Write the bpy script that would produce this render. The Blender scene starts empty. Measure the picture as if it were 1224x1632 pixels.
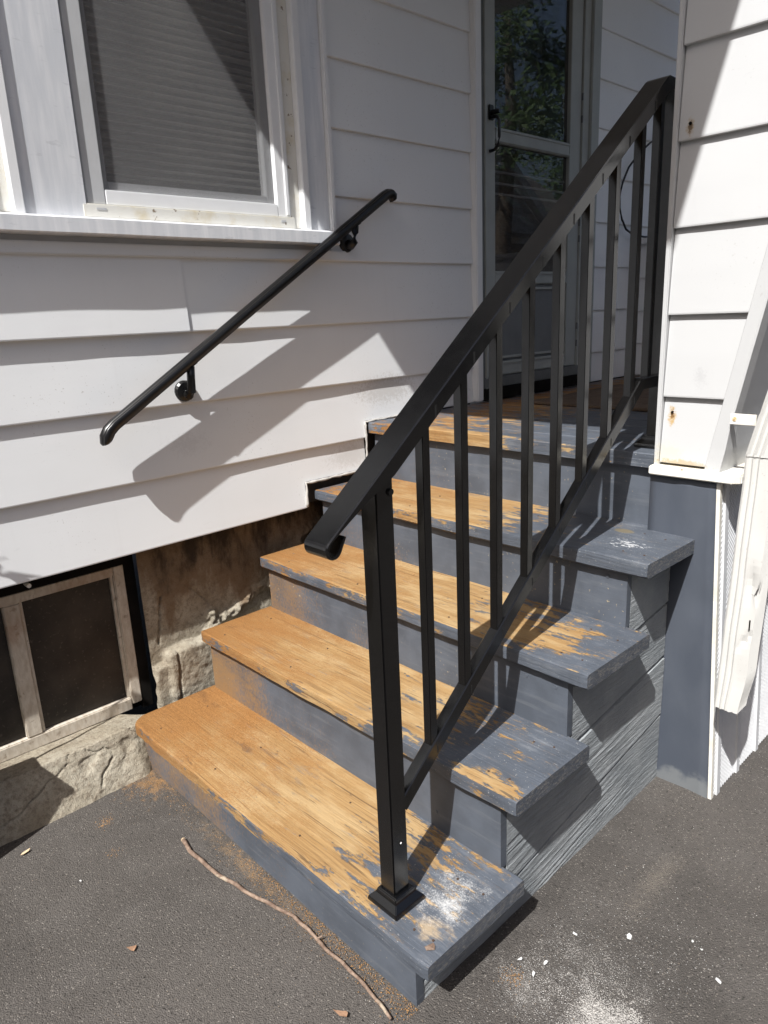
import bpy, bmesh, math, random
from mathutils import Vector, Matrix, noise as mn
random.seed(7)
R = math.radians
scene = bpy.context.scene
C = scene.collection

# ------------------------------------------------------------------ camera
cd = bpy.data.cameras.new('camera'); cam = bpy.data.objects.new('camera', cd); C.objects.link(cam)
cr = Vector((0.68978791, 0.72271152, -0.04336705)); cu = Vector((-0.16201603, 0.2124598, 0.96364498)); cf = Vector((-0.70565108, 0.6576845, -0.26364305))
m = Matrix((cr, cu, -cf)).transposed().to_4x4(); m.translation = Vector((1.94195717, -0.73333011, 1.26337168))
cam.matrix_world = m
cd.sensor_fit = 'HORIZONTAL'; cd.sensor_width = 36; cd.lens = 36 * 1146.88 / 1224
cd.clip_start = 0.05; cd.clip_end = 600
scene.camera = cam
# ------------------------------------------------------------------ sky, sun, exposure
SUN = Vector((-0.335, 1.0, -1.38)).normalized()          # direction the light travels
w = bpy.data.worlds.new('World'); scene.world = w; w.use_nodes = True
nt = w.node_tree; bg = nt.nodes['Background']
sk = nt.nodes.new('ShaderNodeTexSky'); sk.sky_type = 'NISHITA'; sk.sun_disc = False
sk.sun_elevation = math.asin(-SUN.z); sk.sun_rotation = math.atan2(-SUN.x, -SUN.y)
sk.air_density = 0.8; sk.dust_density = 4.0; sk.ozone_density = 0.3
nt.links.new(sk.outputs[0], bg.inputs[0]); bg.inputs[1].default_value = 0.075
sl = bpy.data.lights.new('sun', 'SUN'); sun = bpy.data.objects.new('sun', sl); C.objects.link(sun)
sl.energy = 5.0; sl.angle = R(0.5); sl.color = (1.0, 0.986, 0.965)
sun.rotation_euler = (-SUN).to_track_quat('Z', 'Y').to_euler()
sun.location = (3, -6, 9)
scene.view_settings.view_transform = 'Standard'; scene.view_settings.look = 'None'
scene.view_settings.exposure = 0.6; scene.view_settings.gamma = 1
scene.view_settings.use_curve_mapping = False
scene.render.engine = 'CYCLES'
scene.cycles.max_bounces = 8; scene.cycles.transparent_max_bounces = 12

# ------------------------------------------------------------------ material helper
class M:
    """small node-graph writer"""
    def __init__(s, name):
        s.mat = bpy.data.materials.new(name); s.mat.use_nodes = True
        s.t = s.mat.node_tree; s.b = s.t.nodes['Principled BSDF']
        s.tc = s.t.nodes.new('ShaderNodeTexCoord'); s.co = s.tc.outputs['Object']
        s.geo = s.t.nodes.new('ShaderNodeNewGeometry')
    def n(s, typ, **kw):
        x = s.t.nodes.new(typ)
        for k, v in kw.items(): setattr(x, k, v)
        return x
    def put(s, sock, v):
        if hasattr(v, 'is_output') or isinstance(v, bpy.types.NodeSocket): s.t.links.new(v, sock)
        elif isinstance(v, (tuple, list)):
            sock.default_value = (*v, 1.0) if len(sock.default_value) == 4 and len(v) == 3 else v
        else: sock.default_value = v
    def scale(s, sx, sy, sz, off=(0, 0, 0), co=None):
        mp = s.n('ShaderNodeMapping'); s.put(mp.inputs[0], co or s.co)
        mp.inputs['Scale'].default_value = (sx, sy, sz); mp.inputs['Location'].default_value = off
        return mp.outputs[0]
    def noise(s, co, sc=1.0, det=4, rough=.55, dist=0.0):
        x = s.n('ShaderNodeTexNoise'); s.put(x.inputs['Vector'], co)
        x.inputs['Scale'].default_value = sc; x.inputs['Detail'].default_value = det
        x.inputs['Roughness'].default_value = rough; x.inputs['Distortion'].default_value = dist
        return x.outputs[0]
    def vor(s, co, sc=1.0, feat='F1', out=0, rand=1.0):
        x = s.n('ShaderNodeTexVoronoi', feature=feat); s.put(x.inputs['Vector'], co); x.inputs['Scale'].default_value = sc
        x.inputs['Randomness'].default_value = rand
        return x.outputs[out]
    def ma(s, op, a, b=0.0, c=0.0, clamp=False):
        x = s.n('ShaderNodeMath', operation=op, use_clamp=clamp)
        for i, v in enumerate((a, b, c)): s.put(x.inputs[i], v)
        return x.outputs[0]
    def add(s, a, b): return s.ma('ADD', a, b)
    def mul(s, a, b): return s.ma('MULTIPLY', a, b)
    def step(s, v, lo, hi, a=0.0, b=1.0):
        x = s.n('ShaderNodeMapRange', interpolation_type='SMOOTHSTEP')
        s.put(x.inputs[0], v); x.inputs[1].default_value = lo; x.inputs[2].default_value = hi
        x.inputs[3].default_value = a; x.inputs[4].default_value = b
        return x.outputs[0]
    def lin(s, v, lo, hi, a=0.0, b=1.0):
        x = s.n('ShaderNodeMapRange'); s.put(x.inputs[0], v); x.inputs[1].default_value = lo; x.inputs[2].default_value = hi
        x.inputs[3].default_value = a; x.inputs[4].default_value = b
        return x.outputs[0]
    def mix(s, f, a, b):
        x = s.n('ShaderNodeMix', data_type='RGBA'); s.put(x.inputs[0], f); s.put(x.inputs[6], a); s.put(x.inputs[7], b)
        return x.outputs[2]
    def xyz(s, co=None):
        x = s.n('ShaderNodeSeparateXYZ'); s.put(x.inputs[0], co or s.co); return x.outputs
    def blob(s, cx, cy, cz, rx, ry, rz, co=None):
        """0 at the centre, 1 at the ellipsoid's surface"""
        d = s.n('ShaderNodeVectorMath', operation='LENGTH')
        s.put(d.inputs[0], s.scale(1/rx, 1/ry, 1/rz, (-cx/rx, -cy/ry, -cz/rz), co)); return d.outputs['Value']
    def bump(s, h, strength=.5, dist=.002):
        x = s.n('ShaderNodeBump'); x.inputs['Strength'].default_value = strength; x.inputs['Distance'].default_value = dist
        s.put(x.inputs['Height'], h); s.t.links.new(x.outputs[0], s.b.inputs['Normal'])
    def out(s, col, rough=.5, metal=0.0, spec=.5, **kw):
        s.put(s.b.inputs['Base Color'], col); s.put(s.b.inputs['Roughness'], rough)
        s.put(s.b.inputs['Metallic'], metal); s.put(s.b.inputs['Specular IOR Level'], spec)
        for k, v in kw.items(): s.put(s.b.inputs[k], v)
        return s.mat

def plain(name, col, rough=.5, var=.12, metal=0.0, sc=18, bump=.1, bd=.001, spec=.5):
    q = M(name); n1 = q.noise(q.co, sc, 5); n2 = q.noise(q.co, sc * .15, 2)
    f = q.add(q.mul(n1, .6), q.mul(n2, .4))
    a = tuple(c * (1 - var) for c in col); b = tuple(min(1, c * (1 + var)) for c in col)
    q.bump(n1, bump, bd)
    return q.out(q.mix(q.step(f, .3, .7), a, b), rough, metal, spec)

def siding_mat(name, col, scuff=.5, grime=.4, marks=()):
    q = M(name)
    big = q.noise(q.co, 1.7, 3); mid = q.noise(q.scale(1, .6, 3), 5, 5)
    c = q.mix(q.step(big, .3, .75), tuple(x * .94 for x in col), col)
    # faint rubbed arcs and scratches
    s1 = q.noise(q.scale(1, 2.2, 9, (3, 1, 2)), 7, 6, .7, 1.2)
    c = q.mix(q.mul(q.step(s1, .62, .74), .22 * scuff), c, (.42, .42, .43))
    sp = q.noise(q.co, 160, 2); dm = q.noise(q.co, 3.2, 4)
    c = q.mix(q.mul(q.mul(q.step(sp, .66, .72), q.step(dm, .48, .62)), grime), c, (.3, .28, .25))
    st = q.noise(q.scale(1, 30, 1.2), 1, 3)
    c = q.mix(q.mul(q.step(st, .58, .8), .10 * grime), c, (.35, .33, .30))
    for (x, y, z, rx_, ry_, rz_, lo, am, cc) in marks:
        b_ = q.add(q.mul(q.blob(x, y, z, rx_, ry_, rz_), -1), 1.0)
        b_ = q.add(b_, q.add(q.mul(q.add(q.noise(q.co, 90, 5, .75), -.5), 1.3), q.mul(q.add(q.noise(q.co, 300, 3, .7), -.5), .8)))
        c = q.mix(q.mul(q.step(b_, lo, lo + .45), am), c, cc)
    q.bump(q.add(q.mul(mid, .7), q.mul(q.noise(q.co, 220, 2), .05)), .16, .004)
    return q.out(c, q.lin(mid, .2, .8, .38, .58), 0, .4)

MAT = {}
MAT['siding'] = siding_mat('white_siding_paint', (.815, .83, .84), marks=((0, 1.12, 1.0, .1, .30, .10, .35, .45, (.42, .39, .35)), (0, .95, .78, .1, .22, .08, .30, .35, (.42, .40, .36)), (0, .30, .92, .1, .20, .10, .55, .3, (.5, .5, .5)), (0, 1.45, .95, .1, .25, .10, .35, .4, (.42, .39, .35))))
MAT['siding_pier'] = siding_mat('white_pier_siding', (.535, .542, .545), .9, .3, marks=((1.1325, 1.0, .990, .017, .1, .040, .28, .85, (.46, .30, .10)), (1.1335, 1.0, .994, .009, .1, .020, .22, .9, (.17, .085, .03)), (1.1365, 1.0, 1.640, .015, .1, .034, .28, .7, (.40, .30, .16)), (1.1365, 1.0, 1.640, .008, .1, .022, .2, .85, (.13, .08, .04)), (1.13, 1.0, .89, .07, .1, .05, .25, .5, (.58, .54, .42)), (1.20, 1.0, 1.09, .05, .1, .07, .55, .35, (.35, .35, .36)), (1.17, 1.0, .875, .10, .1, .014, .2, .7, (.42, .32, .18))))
MAT['vinyl'] = plain('white_vinyl', (.78, .79, .80), .35, .03)
MAT['vinyl_grey'] = plain('grey_vinyl', (.50, .51, .52), .4, .05)
MAT['jamb_old'] = None
def old_jamb():
    q = M('yellowed_jamb_paint')
    n = q.noise(q.co, 11, 5, .6); g = q.noise(q.co, 40, 4)
    c = q.mix(q.step(n, .45, .75), (.70, .69, .64), (.58, .51, .36))
    c = q.mix(q.step(g, .64, .70), c, (.22, .17, .12))
    q.bump(g, .3, .001); return q.out(c, .6)
MAT['jamb_old'] = old_jamb()
def alu():
    q = M('white_coated_aluminium')
    n = q.noise(q.scale(1, 9, 1.0), 4, 5, .6); s = q.noise(q.scale(1, 3, 12), 6, 4)
    c = q.mix(q.step(n, .35, .7), (.66, .68, .71), (.78, .79, .81))
    c = q.mix(q.mul(q.step(s, .62, .72), .3), c, (.42, .43, .45))
    q.bump(n, .12, .004); return q.out(c, q.lin(n, .2, .8, .28, .5), .15)
MAT['alu'] = alu()
def screen_mat():
    q = M('insect_screen_mesh')
    y = q.xyz()
    n = q.noise(q.co, 6, 3)
    d = q.n('ShaderNodeBsdfDiffuse'); q.put(d.inputs[0], q.mix(n, (.20, .20, .21), (.27, .27, .27)))
    tr = q.n('ShaderNodeBsdfTransparent'); mx = q.n('ShaderNodeMixShader')
    wv = q.mul(q.ma('SINE', q.mul(y[1], 4200)), q.ma('SINE', q.mul(y[2], 4200)))
    q.put(mx.inputs[0], q.lin(wv, -1, 1, .22, .34)); q.t.links.new(tr.outputs[0], mx.inputs[1]); q.t.links.new(d.outputs[0], mx.inputs[2])
    q.t.links.new(mx.outputs[0], q.t.nodes['Material Output'].inputs[0]); return q.mat
MAT['screen'] = screen_mat()
MAT['slat'] = plain('blind_slat_plastic', (.62, .61, .58), .5, .06)
MAT['room'] = plain('dark_room_paint', (.035, .032, .03), .9, .2)
MAT['black_gap'] = plain('gap_shade_threshold_black', (.012, .011, .010), .9, .3, spec=.05)  # near-black puts the shade of gaps and holes into colour; also the threshold
def glass(name, tint, wav, rough=.02):
    q = M(name)
    n = q.noise(q.scale(1, 3, 9), wav, 2, .4)
    q.bump(n, .55, .005)
    q.out(tint, rough, 0, .5, IOR=1.5, Alpha=.45)
    q.b.inputs['Coat Weight'].default_value = 1.0; q.b.inputs['Coat IOR'].default_value = 1.9; q.b.inputs['Coat Roughness'].default_value = .01
    return q.mat
MAT['glass_door'] = glass('wavy_storm_glass', (.012, .013, .014), 3.2)
def gw():
    q = M('window_glass'); q.out((.02, .022, .024), .03, 0, .5, Alpha=.10); return q.mat
MAT['glass_win'] = gw()
def bglass():
    q = M('dusty_basement_glass'); n = q.noise(q.co, 7, 5); f = q.noise(q.co, 90, 4)
    c = q.mix(q.step(n, .3, .8), (.020, .018, .017), (.060, .050, .042))
    c = q.mix(q.mul(q.step(f, .6, .7), .5), c, (.12, .10, .085)); return q.out(c, .45, 0, .3)
MAT['glass_base'] = bglass()
def bwood():
    q = M('weathered_bare_wood'); g = q.noise(q.scale(3, 14, 5), 6, 6, .65); f = q.noise(q.co, 50, 5)
    c = q.mix(q.step(g, .3, .7), (.46, .40, .32), (.60, .55, .47)); c = q.mix(q.mul(q.step(f, .6, .7), .5), c, (.18, .13, .09))
    c = q.mix(q.mul(q.step(q.noise(q.co, 4, 3), .5, .65), .5), c, (.30, .16, .08))
    q.bump(g, .4, .002); return q.out(c, .8)
MAT['base_frame'] = bwood()

def stone():
    q = M('parged_foundation_stone')
    p = q.xyz(); n = q.noise(q.co, 5, 6, .6); f = q.noise(q.co, 60, 6, .7); g = q.noise(q.co, 2.2, 3)
    c = q.mix(q.step(n, .3, .7), (.29, .25, .185), (.42, .385, .31))
    c = q.mix(q.step(f, .42, .75), c, (.19, .155, .115)); c = q.mix(q.mul(q.step(q.noise(q.co, 260, 3, .7), .52, .68), .5), c, (.11, .09, .07))
    # brown and black water stains on the upper parging behind the steps
    st = q.add(q.add(q.mul(q.noise(q.scale(1, 3, 1.1), 2.6, 6, .65), 1.2), q.lin(p[2], .22, .60, -.42, .16)), q.lin(p[1], .1, .9, -.02, .20))
    c = q.mix(q.mul(q.step(st, .46, .66), .75), c, (.165, .105, .058))
    c = q.mix(q.mul(q.step(st, .70, .92), .9), c, (.035, .027, .021))
    q.bump(q.add(q.mul(q.noise(q.co, 170, 4, .7), .5), q.mul(f, .9)), 1.0, .006)
    return q.out(c, .92, 0, .2)
MAT['stone'] = stone()

def asphalt():
    q = M('asphalt')
    p = q.xyz()
    n = q.noise(q.co, 1.6, 5); n2 = q.noise(q.co, 9, 5); f = q.noise(q.co, 140, 3, .6); v = q.vor(q.co, 330, 'F1', 0); vc = q.vor(q.co, 430, 'F1', 1)
    c = q.mix(q.step(n, .3, .7), (.056, .0510, .0465), (.085, .077, .070))
    c = q.mix(q.mul(q.step(n2, .45, .7), .5), c, (.096, .088, .081))
    c = q.mix(q.step(f, .55, .75), c, (.022, .020, .018))
    cs = q.n('ShaderNodeSeparateColor'); q.put(cs.inputs[0], vc)
    c = q.mix(q.mul(q.step(cs.outputs[0], .955, .975), .6), c, (.24, .22, .195))
    # tan sawdust swept against the bottom step, white dust spill by its right end
    sd = q.add(q.mul(q.blob(.62, -.005, 0, .64, .060, .5), -1), 1.0)
    sdn = q.add(sd, q.mul(q.add(q.noise(q.co, 55, 5, .7), -.5), 2.2))
    c = q.mix(q.mul(q.step(sdn, .45, 1.4), .65), c, (.205, .14, .082))
    sd2 = q.add(q.mul(q.blob(.10, .0, 0, .22, .17, .5), -1), 1.0)
    c = q.mix(q.mul(q.step(q.add(sd2, q.mul(q.add(q.noise(q.co, 40, 5, .7), -.5), 2.4)), .45, 1.2), .75), c, (.24, .145, .07))
    fine = q.noise(q.co, 420, 2, .6)
    for (x, y, rx, ry, lo, am) in ((1.45, .235, .13, .11, .30, .62), (1.37, .29, .30, .26, .75, .42), (1.28, .21, .18, .16, .75, .42), (1.34, .62, .06, .40, .55, .22)):
        wb = q.add(q.mul(q.blob(x, y, 0, rx, ry, .5), -1), 1.0)
        wn = q.add(wb, q.add(q.mul(q.add(fine, -.5), 2.6), q.mul(q.add(q.noise(q.co, 24, 4, .7), -.5), 1.3)))
        c = q.mix(q.mul(q.step(wn, lo, lo + .6), am), c, (.52, .50, .47) if am > .4 else (.30, .26, .21))
    q.bump(q.add(q.mul(f, .6), q.mul(q.ma('SUBTRACT', 1.0, v), .7)), .8, .0042)
    return q.out(c, .88, 0, .25)
MAT['asphalt'] = asphalt()

GREY = (.074, .085, .104)
def worn(name, xc, spread=.30, orange=.5, left_grey=0.0, front=-.10, powder=False, scuffs=False, floor=False, extra=()):
    """grey deck paint worn to bare wood: bare up to about x = xc, peeling patches beyond"""
    q = M(name); p = q.xyz(); nr = q.xyz(q.geo.outputs['Normal'])
    warp = q.n('ShaderNodeVectorMath', operation='ADD'); wn_ = q.n('ShaderNodeTexNoise'); q.put(wn_.inputs['Vector'], q.scale(2.2, 5, 5)); wn_.inputs['Scale'].default_value = 1.0
    ws_ = q.n('ShaderNodeVectorMath', operation='SCALE'); q.put(ws_.inputs[0], wn_.outputs['Color']); ws_.inputs['Scale'].default_value = .03
    q.put(warp.inputs[0], q.co); q.put(warp.inputs[1], ws_.outputs[0]); wc = warp.outputs[0]
    grain = q.noise(q.scale(1.4, 60, 60, co=wc), 1.4, 7, .68, .2)
    fine = q.noise(q.scale(5, 260, 260, co=wc), 1.2, 5, .65)
    check = q.noise(q.scale(2.6, 130, 130, (7, 3, 1), co=wc), 1.1, 4, .55)
    big = q.noise(q.co, 3.0, 4); mid = q.noise(q.scale(3, 11, 11, (2, 9, 4)), 1.5, 6, .65)
    knots = q.noise(q.scale(5, 13, 13, (1, 4, 2)), 1.5, 3, .5, 1.5)
    wood = q.mix(q.step(grain, .30, .70), (.335, .213, .092), (.255, .149, .058))
    wood = q.mix(q.mul(q.step(fine, .50, .66), .60), wood, (.140, .078, .034))
    wood = q.mix(q.mul(q.step(mid, .44, .64), .70), wood, (.385, .275, .142))
    wood = q.mix(q.mul(q.step(check, .61, .66), .70), wood, (.075, .046, .026))
    wood = q.mix(q.mul(q.step(q.noise(q.scale(4, 12, 12, (8, 2, 6)), 1.5, 5, .7), .58, .70), .55), wood, (.150, .125, .098))
    wood = q.mix(q.mul(q.step(knots, .68, .73), .75), wood, (.070, .055, .042))
    # reddish sawdust, thickest to the left and along the back
    dn = q.noise(q.co, 190, 5, .8); dn2 = q.noise(q.scale(5, 9, 9), 1.3, 6, .7); dn3 = q.noise(q.co, 420, 3, .7)
    dm = q.add(q.add(q.lin(p[0], 0, .95, .70 * orange + .22, -.36), q.mul(q.add(dn2, -.5), 1.5)), q.mul(q.add(dn, -.5), 1.3))
    wood = q.mix(q.mul(q.step(dm, -.10, .60), .94), wood, q.mix(q.step(dn3, .35, .65), (.165, .072, .019), (.305, .148, .046)))
    wood = q.mix(q.mul(q.step(q.add(q.lin(p[0], 0, .45, .42, -.35), q.mul(q.add(q.noise(q.scale(8, 15, 15), 1.3, 6, .72), -.5), 2.2)), .30, .8), .62), wood, (.120, .055, .020))
    # paint
    pn = q.noise(q.co, 12, 5)
    paint = q.mix(q.step(pn, .3, .7), tuple(c * .86 for c in GREY), tuple(c * 1.16 for c in GREY))
    ps = q.noise(q.scale(4, 60, 60, (2, 2, 2)), 1.3, 5, .65)
    paint = q.mix(q.mul(q.step(ps, .52, .70), .45), paint, (.165, .175, .19) if floor else (.115, .127, .145))
    paint = q.mix(q.mul(q.step(q.noise(q.co, 210, 2), .68, .72), q.step(big, .4, .6)), paint, (.36, .36, .35))
    if scuffs:
        sc = q.add(q.mul(q.blob(1.11, .86, .69, .085, .055, .2), -1), 1.0)
        paint = q.mix(q.mul(q.step(q.add(sc, q.mul(q.add(q.noise(q.scale(45, 70, 70), 1, 6, .75), -.5), 4.6)), .75, .95), .8), paint, (.52, .53, .54))
        s2 = q.add(q.mul(q.blob(1.05, .955, .69, .035, .022, .2), -1), 1.0)
        paint = q.mix(q.mul(q.step(q.add(s2, q.mul(q.add(pn, -.5), 1.2)), .1, .5), .7), paint, (.17, .135, .07))
    rub = q.noise(q.scale(3, 30, 30, (4, 8, 1), co=wc), 1.4, 7, .75)
    paint = q.mix(q.mul(q.step(q.add(rub, q.mul(q.add(pn, -.5), .5)), .55, .78), .5), paint, (.20, .21, .225))
    scr_ = q.noise(q.scale(22, 240, 240, (6, 2, 9)), 1.1, 5, .7)
    paint = q.mix(q.mul(q.step(scr_, .64, .70), .55), paint, (.33, .335, .34))
    paint = q.mix(q.mul(q.step(q.noise(q.co, 55, 6, .75), .60, .68), .35), paint, (.045, .050, .058))
    # where the paint is gone
    stre = q.noise(q.scale(4.5, 40, 40, (5, 1, 3), co=wc), 1.25, 8, .72, .15)
    chip = q.noise(q.scale(9, 26, 26, (1, 7, 3)), 1.7, 8, .72, .1)
    v = q.add(q.lin(p[0], xc - spread, xc + spread, .72, -.15), q.mul(q.add(stre, -.5), 1.1))
    v = q.add(v, q.mul(q.add(chip, -.5), 2.3))
    if left_grey: v = q.add(v, q.lin(p[0], 0, left_grey, -.62, 0))
    isfront = q.step(nr[1], -.35, -.75, 0, 1); isend = q.step(nr[0], .4, .8, 0, 1)
    v = q.add(v, q.mul(isfront, front)); v = q.add(v, q.mul(isend, -.35))
    for (x, y, z, rx, ry, am) in extra:
        v = q.add(v, q.mul(q.step(q.blob(x, y, z, rx, ry, .3), .3, 1.0, 1, 0), am))
    bare = q.step(v, .20, .228)
    film = q.mul(q.step(q.add(v, q.add(q.mul(q.add(fine, -.5), 1.3), q.mul(q.add(dn, -.5), 1.0))), .02, .42), q.lin(p[0], .2, 1.1, .75, .40))
    edge = q.mul(q.step(v, .10, .20), q.ma('SUBTRACT', 1.0, bare))
    paint = q.mix(q.mul(edge, .25), paint, (.24, .245, .25))
    # end grain at the board's end
    eg = q.noise(q.scale(1, 26, 120), 2.0, 5, .6, 1.5)
    paint = q.mix(q.mul(isend, q.mul(q.step(eg, .50, .62), .6)), paint, (.25, .23, .20))
    paint = q.mix(q.mul(film, q.ma('SUBTRACT', 1.0, q.mul(isend, .8))), paint, q.mix(.35, wood, (.16, .155, .15)))
    c = q.mix(bare, paint, wood)
    resid = q.mul(q.mul(q.step(q.noise(q.scale(7, 42, 42, (3, 5, 8), co=wc), 1.5, 7, .75), .60, .66), q.lin(p[0], .05, .6, .15, .75)), bare)
    c = q.mix(q.mul(resid, .6), c, (.125, .130, .135))
    if powder:
        pf = q.noise(q.co, 300, 3, .7); pm = q.noise(q.co, 22, 5, .7)
        b1 = q.add(q.mul(q.blob(1.145, .155, .127, .085, .115, .2), -1), 1.0)
        c = q.mix(q.mul(q.step(q.add(q.mul(q.blob(1.165, .068, .127, .060, .050, .2), -1), q.add(.75, q.add(q.mul(q.add(pm, -.5), 2.6), q.mul(q.add(grain, -.5), 1.5)))), .05, .75), .75), c, (.40, .31, .20))
        c = q.mix(q.mul(q.step(q.add(b1, q.add(q.mul(q.add(pf, -.5), 1.5), q.mul(q.add(pm, -.5), 2.2))), .30, 1.35), .85), c, (.60, .60, .59))
    q.bump(q.add(q.add(q.mul(grain, .5), q.mul(fine, .35)), q.add(q.add(q.mul(bare, -.45), q.mul(check, -.5)), q.mul(dn, .18))), .85, .0032)
    return q.out(c, q.add(q.mul(bare, .25), .52), 0, .35)
MAT['tread1'] = worn('worn_tread_paint_bottom', .96, .26, .75, powder=True, front=-.55, extra=((.25, -.01, .12, .35, .06, .35),))
MAT['tread2'] = worn('worn_tread_paint_second', .90, .26, .55, front=-.30, extra=((1.13, .28, .32, .12, .05, .55), (1.02, .33, .33, .12, .12, -.12)))
MAT['tread3'] = worn('worn_tread_paint_third', .92, .30,   .4, front=-.6, extra=((1.02, .60, .51, .20, .10, .34), (1.1, .70, .51, .12, .06, .15)))
MAT['tread4'] = worn('worn_tread_paint_fourth', .74, .18, .4, left_grey=.22, front=-.5, scuffs=True)
MAT['floor'] = worn('worn_porch_floor_paint', .36, .40, .45, left_grey=.2, front=.1, floor=True, extra=((.4, 1.03, .89, .45, .035, .55), (.30, 1.25, .89, .8, .6, -.12)))
def riser_mat():
    q = M('grey_riser_paint'); p = q.xyz()
    n = q.noise(q.co, 11, 5); s = q.noise(q.scale(4, 1, 50), 1.3, 5, .65); big = q.noise(q.co, 4, 4)
    c = q.mix(q.step(n, .3, .7), tuple(x * .88 for x in GREY), tuple(x * 1.22 for x in GREY))
    c = q.mix(q.mul(q.step(s, .52, .7), .4), c, (.135, .145, .16))
    d = q.noise(q.scale(150, 150, 110), 1, 6, .8)
    dv = q.add(q.add(q.mul(q.add(d, -.5), 1.7), q.mul(q.add(big, -.5), 1.5)), q.add(q.lin(p[0], .0, 1.1, .20, -.62), q.lin(p[2], .1, .8, .16, -.26)))
    c = q.mix(q.mul(q.step(dv, -.12, .55), .85), c, (.25, .145, .058))
    sp = q.noise(q.co, 130, 3); c = q.mix(q.mul(q.step(sp, .68, .72), q.step(big, .42, .6)), c, (.33, .28, .19))
    q.bump(q.add(q.mul(s, .5), q.mul(d, .3)), .5, .002); return q.out(c, .6, 0, .35)
MAT['riser'] = riser_mat()
def side_mat():
    q = M('grey_painted_rough_boards')
    g = q.noise(q.scale(10, 3.2, 60), 1.4, 8, .74, .5); f = q.noise(q.scale(10, 22, 150), 1.2, 4, .6, .6); n = q.noise(q.co, 7, 4)
    c = q.mix(q.step(n, .3, .7), (.235, .255, .268), (.330, .350, .360))
    c = q.mix(q.mul(q.step(g, .58, .72), .5), c, (.13, .135, .14)); c = q.mix(q.mul(q.step(g, .42, .30), .35), c, (.42, .43, .435))
    c = q.mix(q.step(q.noise(q.co, 15, 5), .72, .75), c, (.26, .15, .07))
    q.bump(q.add(q.mul(g, q.step(n, .25, .6, .6, 1.0)), q.mul(f, .5)), .8, .010); return q.out(c, .68, 0, .3)
MAT['side'] = side_mat()
def panel_mat():
    q = M('dark_grey_corner_panel_paint'); p = q.xyz()
    n = q.noise(q.scale(1, 1, .5), 7, 5); f = q.noise(q.co, 60, 4)
    c = q.mix(q.step(n, .3, .7), (.060, .070, .090), (.080, .091, .112))
    lo = q.add(q.mul(p[2], -9), q.mul(q.noise(q.co, 16, 4), 1.2))
    c = q.mix(q.mul(q.step(lo, .34, .60), .8), c, (.17, .18, .185))
    c = q.mix(q.step(f, .74, .76), c, (.55, .56, .57))
    q.bump(n, .35, .006); return q.out(c, .48, 0, .45)
MAT['panel'] = panel_mat()
def black():
    q = M('black_powder_coat'); n = q.noise(q.co, 900, 2); d = q.noise(q.co, 30, 5)
    c = q.mix(q.mul(q.step(d, .62, .72), .3), (.003, .003, .0033), (.008, .008, .008))
    q.bump(n, .05, .0004); return q.out(c, q.lin(d, .3, .7, .16, .24), 0, .7)
MAT['black'] = black()
MAT['iron'] = plain('black_gloss_handrail_paint', (.006, .006, .0065), .3, .3, sc=50, bump=.1, spec=.5)
MAT['slot'] = plain('black_slot_shadow', (.004, .004, .004), .9, .1)
MAT['caulk'] = plain('white_caulk', (.40, .385, .36), .7, .2, sc=40, bump=.6, bd=.003)
def trimw():
    q = M('chipped_cream_trim_paint'); n = q.noise(q.co, 12, 5); f = q.noise(q.co, 50, 5)
    c = q.mix(q.step(n, .35, .7), (.76, .75, .70), (.66, .62, .53)); c = q.mix(q.step(f, .66, .72), c, (.30, .21, .13))
    q.bump(f, .4, .002); return q.out(c, .6)
MAT['trim'] = trimw()
MAT['spout'] = siding_mat('cream_downspout_enamel', (.60, .595, .57), .6, .5)
MAT['lattice'] = plain('white_plastic_lattice', (.62, .63, .64), .5, .08)
MAT['lattice_back'] = plain('grey_skirt_backing', (.20, .205, .21), .8, .15)
MAT['door'] = plain('grey_green_door_paint', (.33, .35, .335), .5, .10, sc=9)
MAT['door_dark'] = plain('dark_door_panel_paint', (.15, .16, .165), .55, .12, sc=9)
MAT['jamb_dark'] = plain('dark_door_jamb', (.13, .14, .14), .55, .15)
MAT['mat_brown'] = plain('brown_coir', (.11, .075, .05), .95, .4, sc=120, bump=1, bd=.004)
MAT['inner_door'] = plain('brown_inner_door', (.035, .016, .010), .5, .2)
def rust_mat():
    q = M('rust_stain'); n = q.noise(q.co, 60, 5, .7); g = q.noise(q.co, 150, 4)
    c = q.mix(q.step(n, .35, .65), (.50, .30, .09), (.72, .64, .48)); c = q.mix(q.step(g, .58, .64), c, (.16, .085, .03)); q.bump(g, .6, .002)
    return q.out(c, .9)
MAT['rust'] = rust_mat()
MAT['rusty_nail'] = plain('rusty_nail_steel', (.06, .035, .022), .7, .3)
MAT['cable'] = plain('black_rubber_cable', (.015, .015, .016), .5, .1)
def bark():
    q = M('twig_bark'); n = q.noise(q.scale(1, 1, 1), 60, 5, .7); g = q.noise(q.co, 14, 4)
    c = q.mix(q.step(n, .35, .7), (.115, .072, .050), (.27, .195, .145)); c = q.mix(q.step(g, .6, .66), c, (.33, .27, .20))
    q.bump(n, .8, .002); return q.out(c, .8)
MAT['bark'] = bark()
MAT['dust'] = plain('orange_sawdust', (.28, .155, .06), .95, .35, sc=90)
MAT['grit_white'] = plain('pale_grit', (.42, .40, .37), .9, .2, sc=60)
MAT['grit_tan'] = plain('tan_grit', (.17, .14, .11), .9, .3, sc=60)
MAT['chip_white'] = plain('white_paint_flake', (.55, .55, .54), .6, .1)
MAT['leaf_dry'] = plain('dry_leaf', (.24, .14, .085), .8, .3, sc=80)
MAT['cut_wood'] = plain('cut_wood_end', (.55, .42, .27), .8, .15)
MAT['roof'] = plain('grey_shingles', (.09, .088, .085), .9, .25, sc=6)
MAT['soffit'] = plain('white_soffit', (.7, .7, .69), .6, .05)
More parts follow.
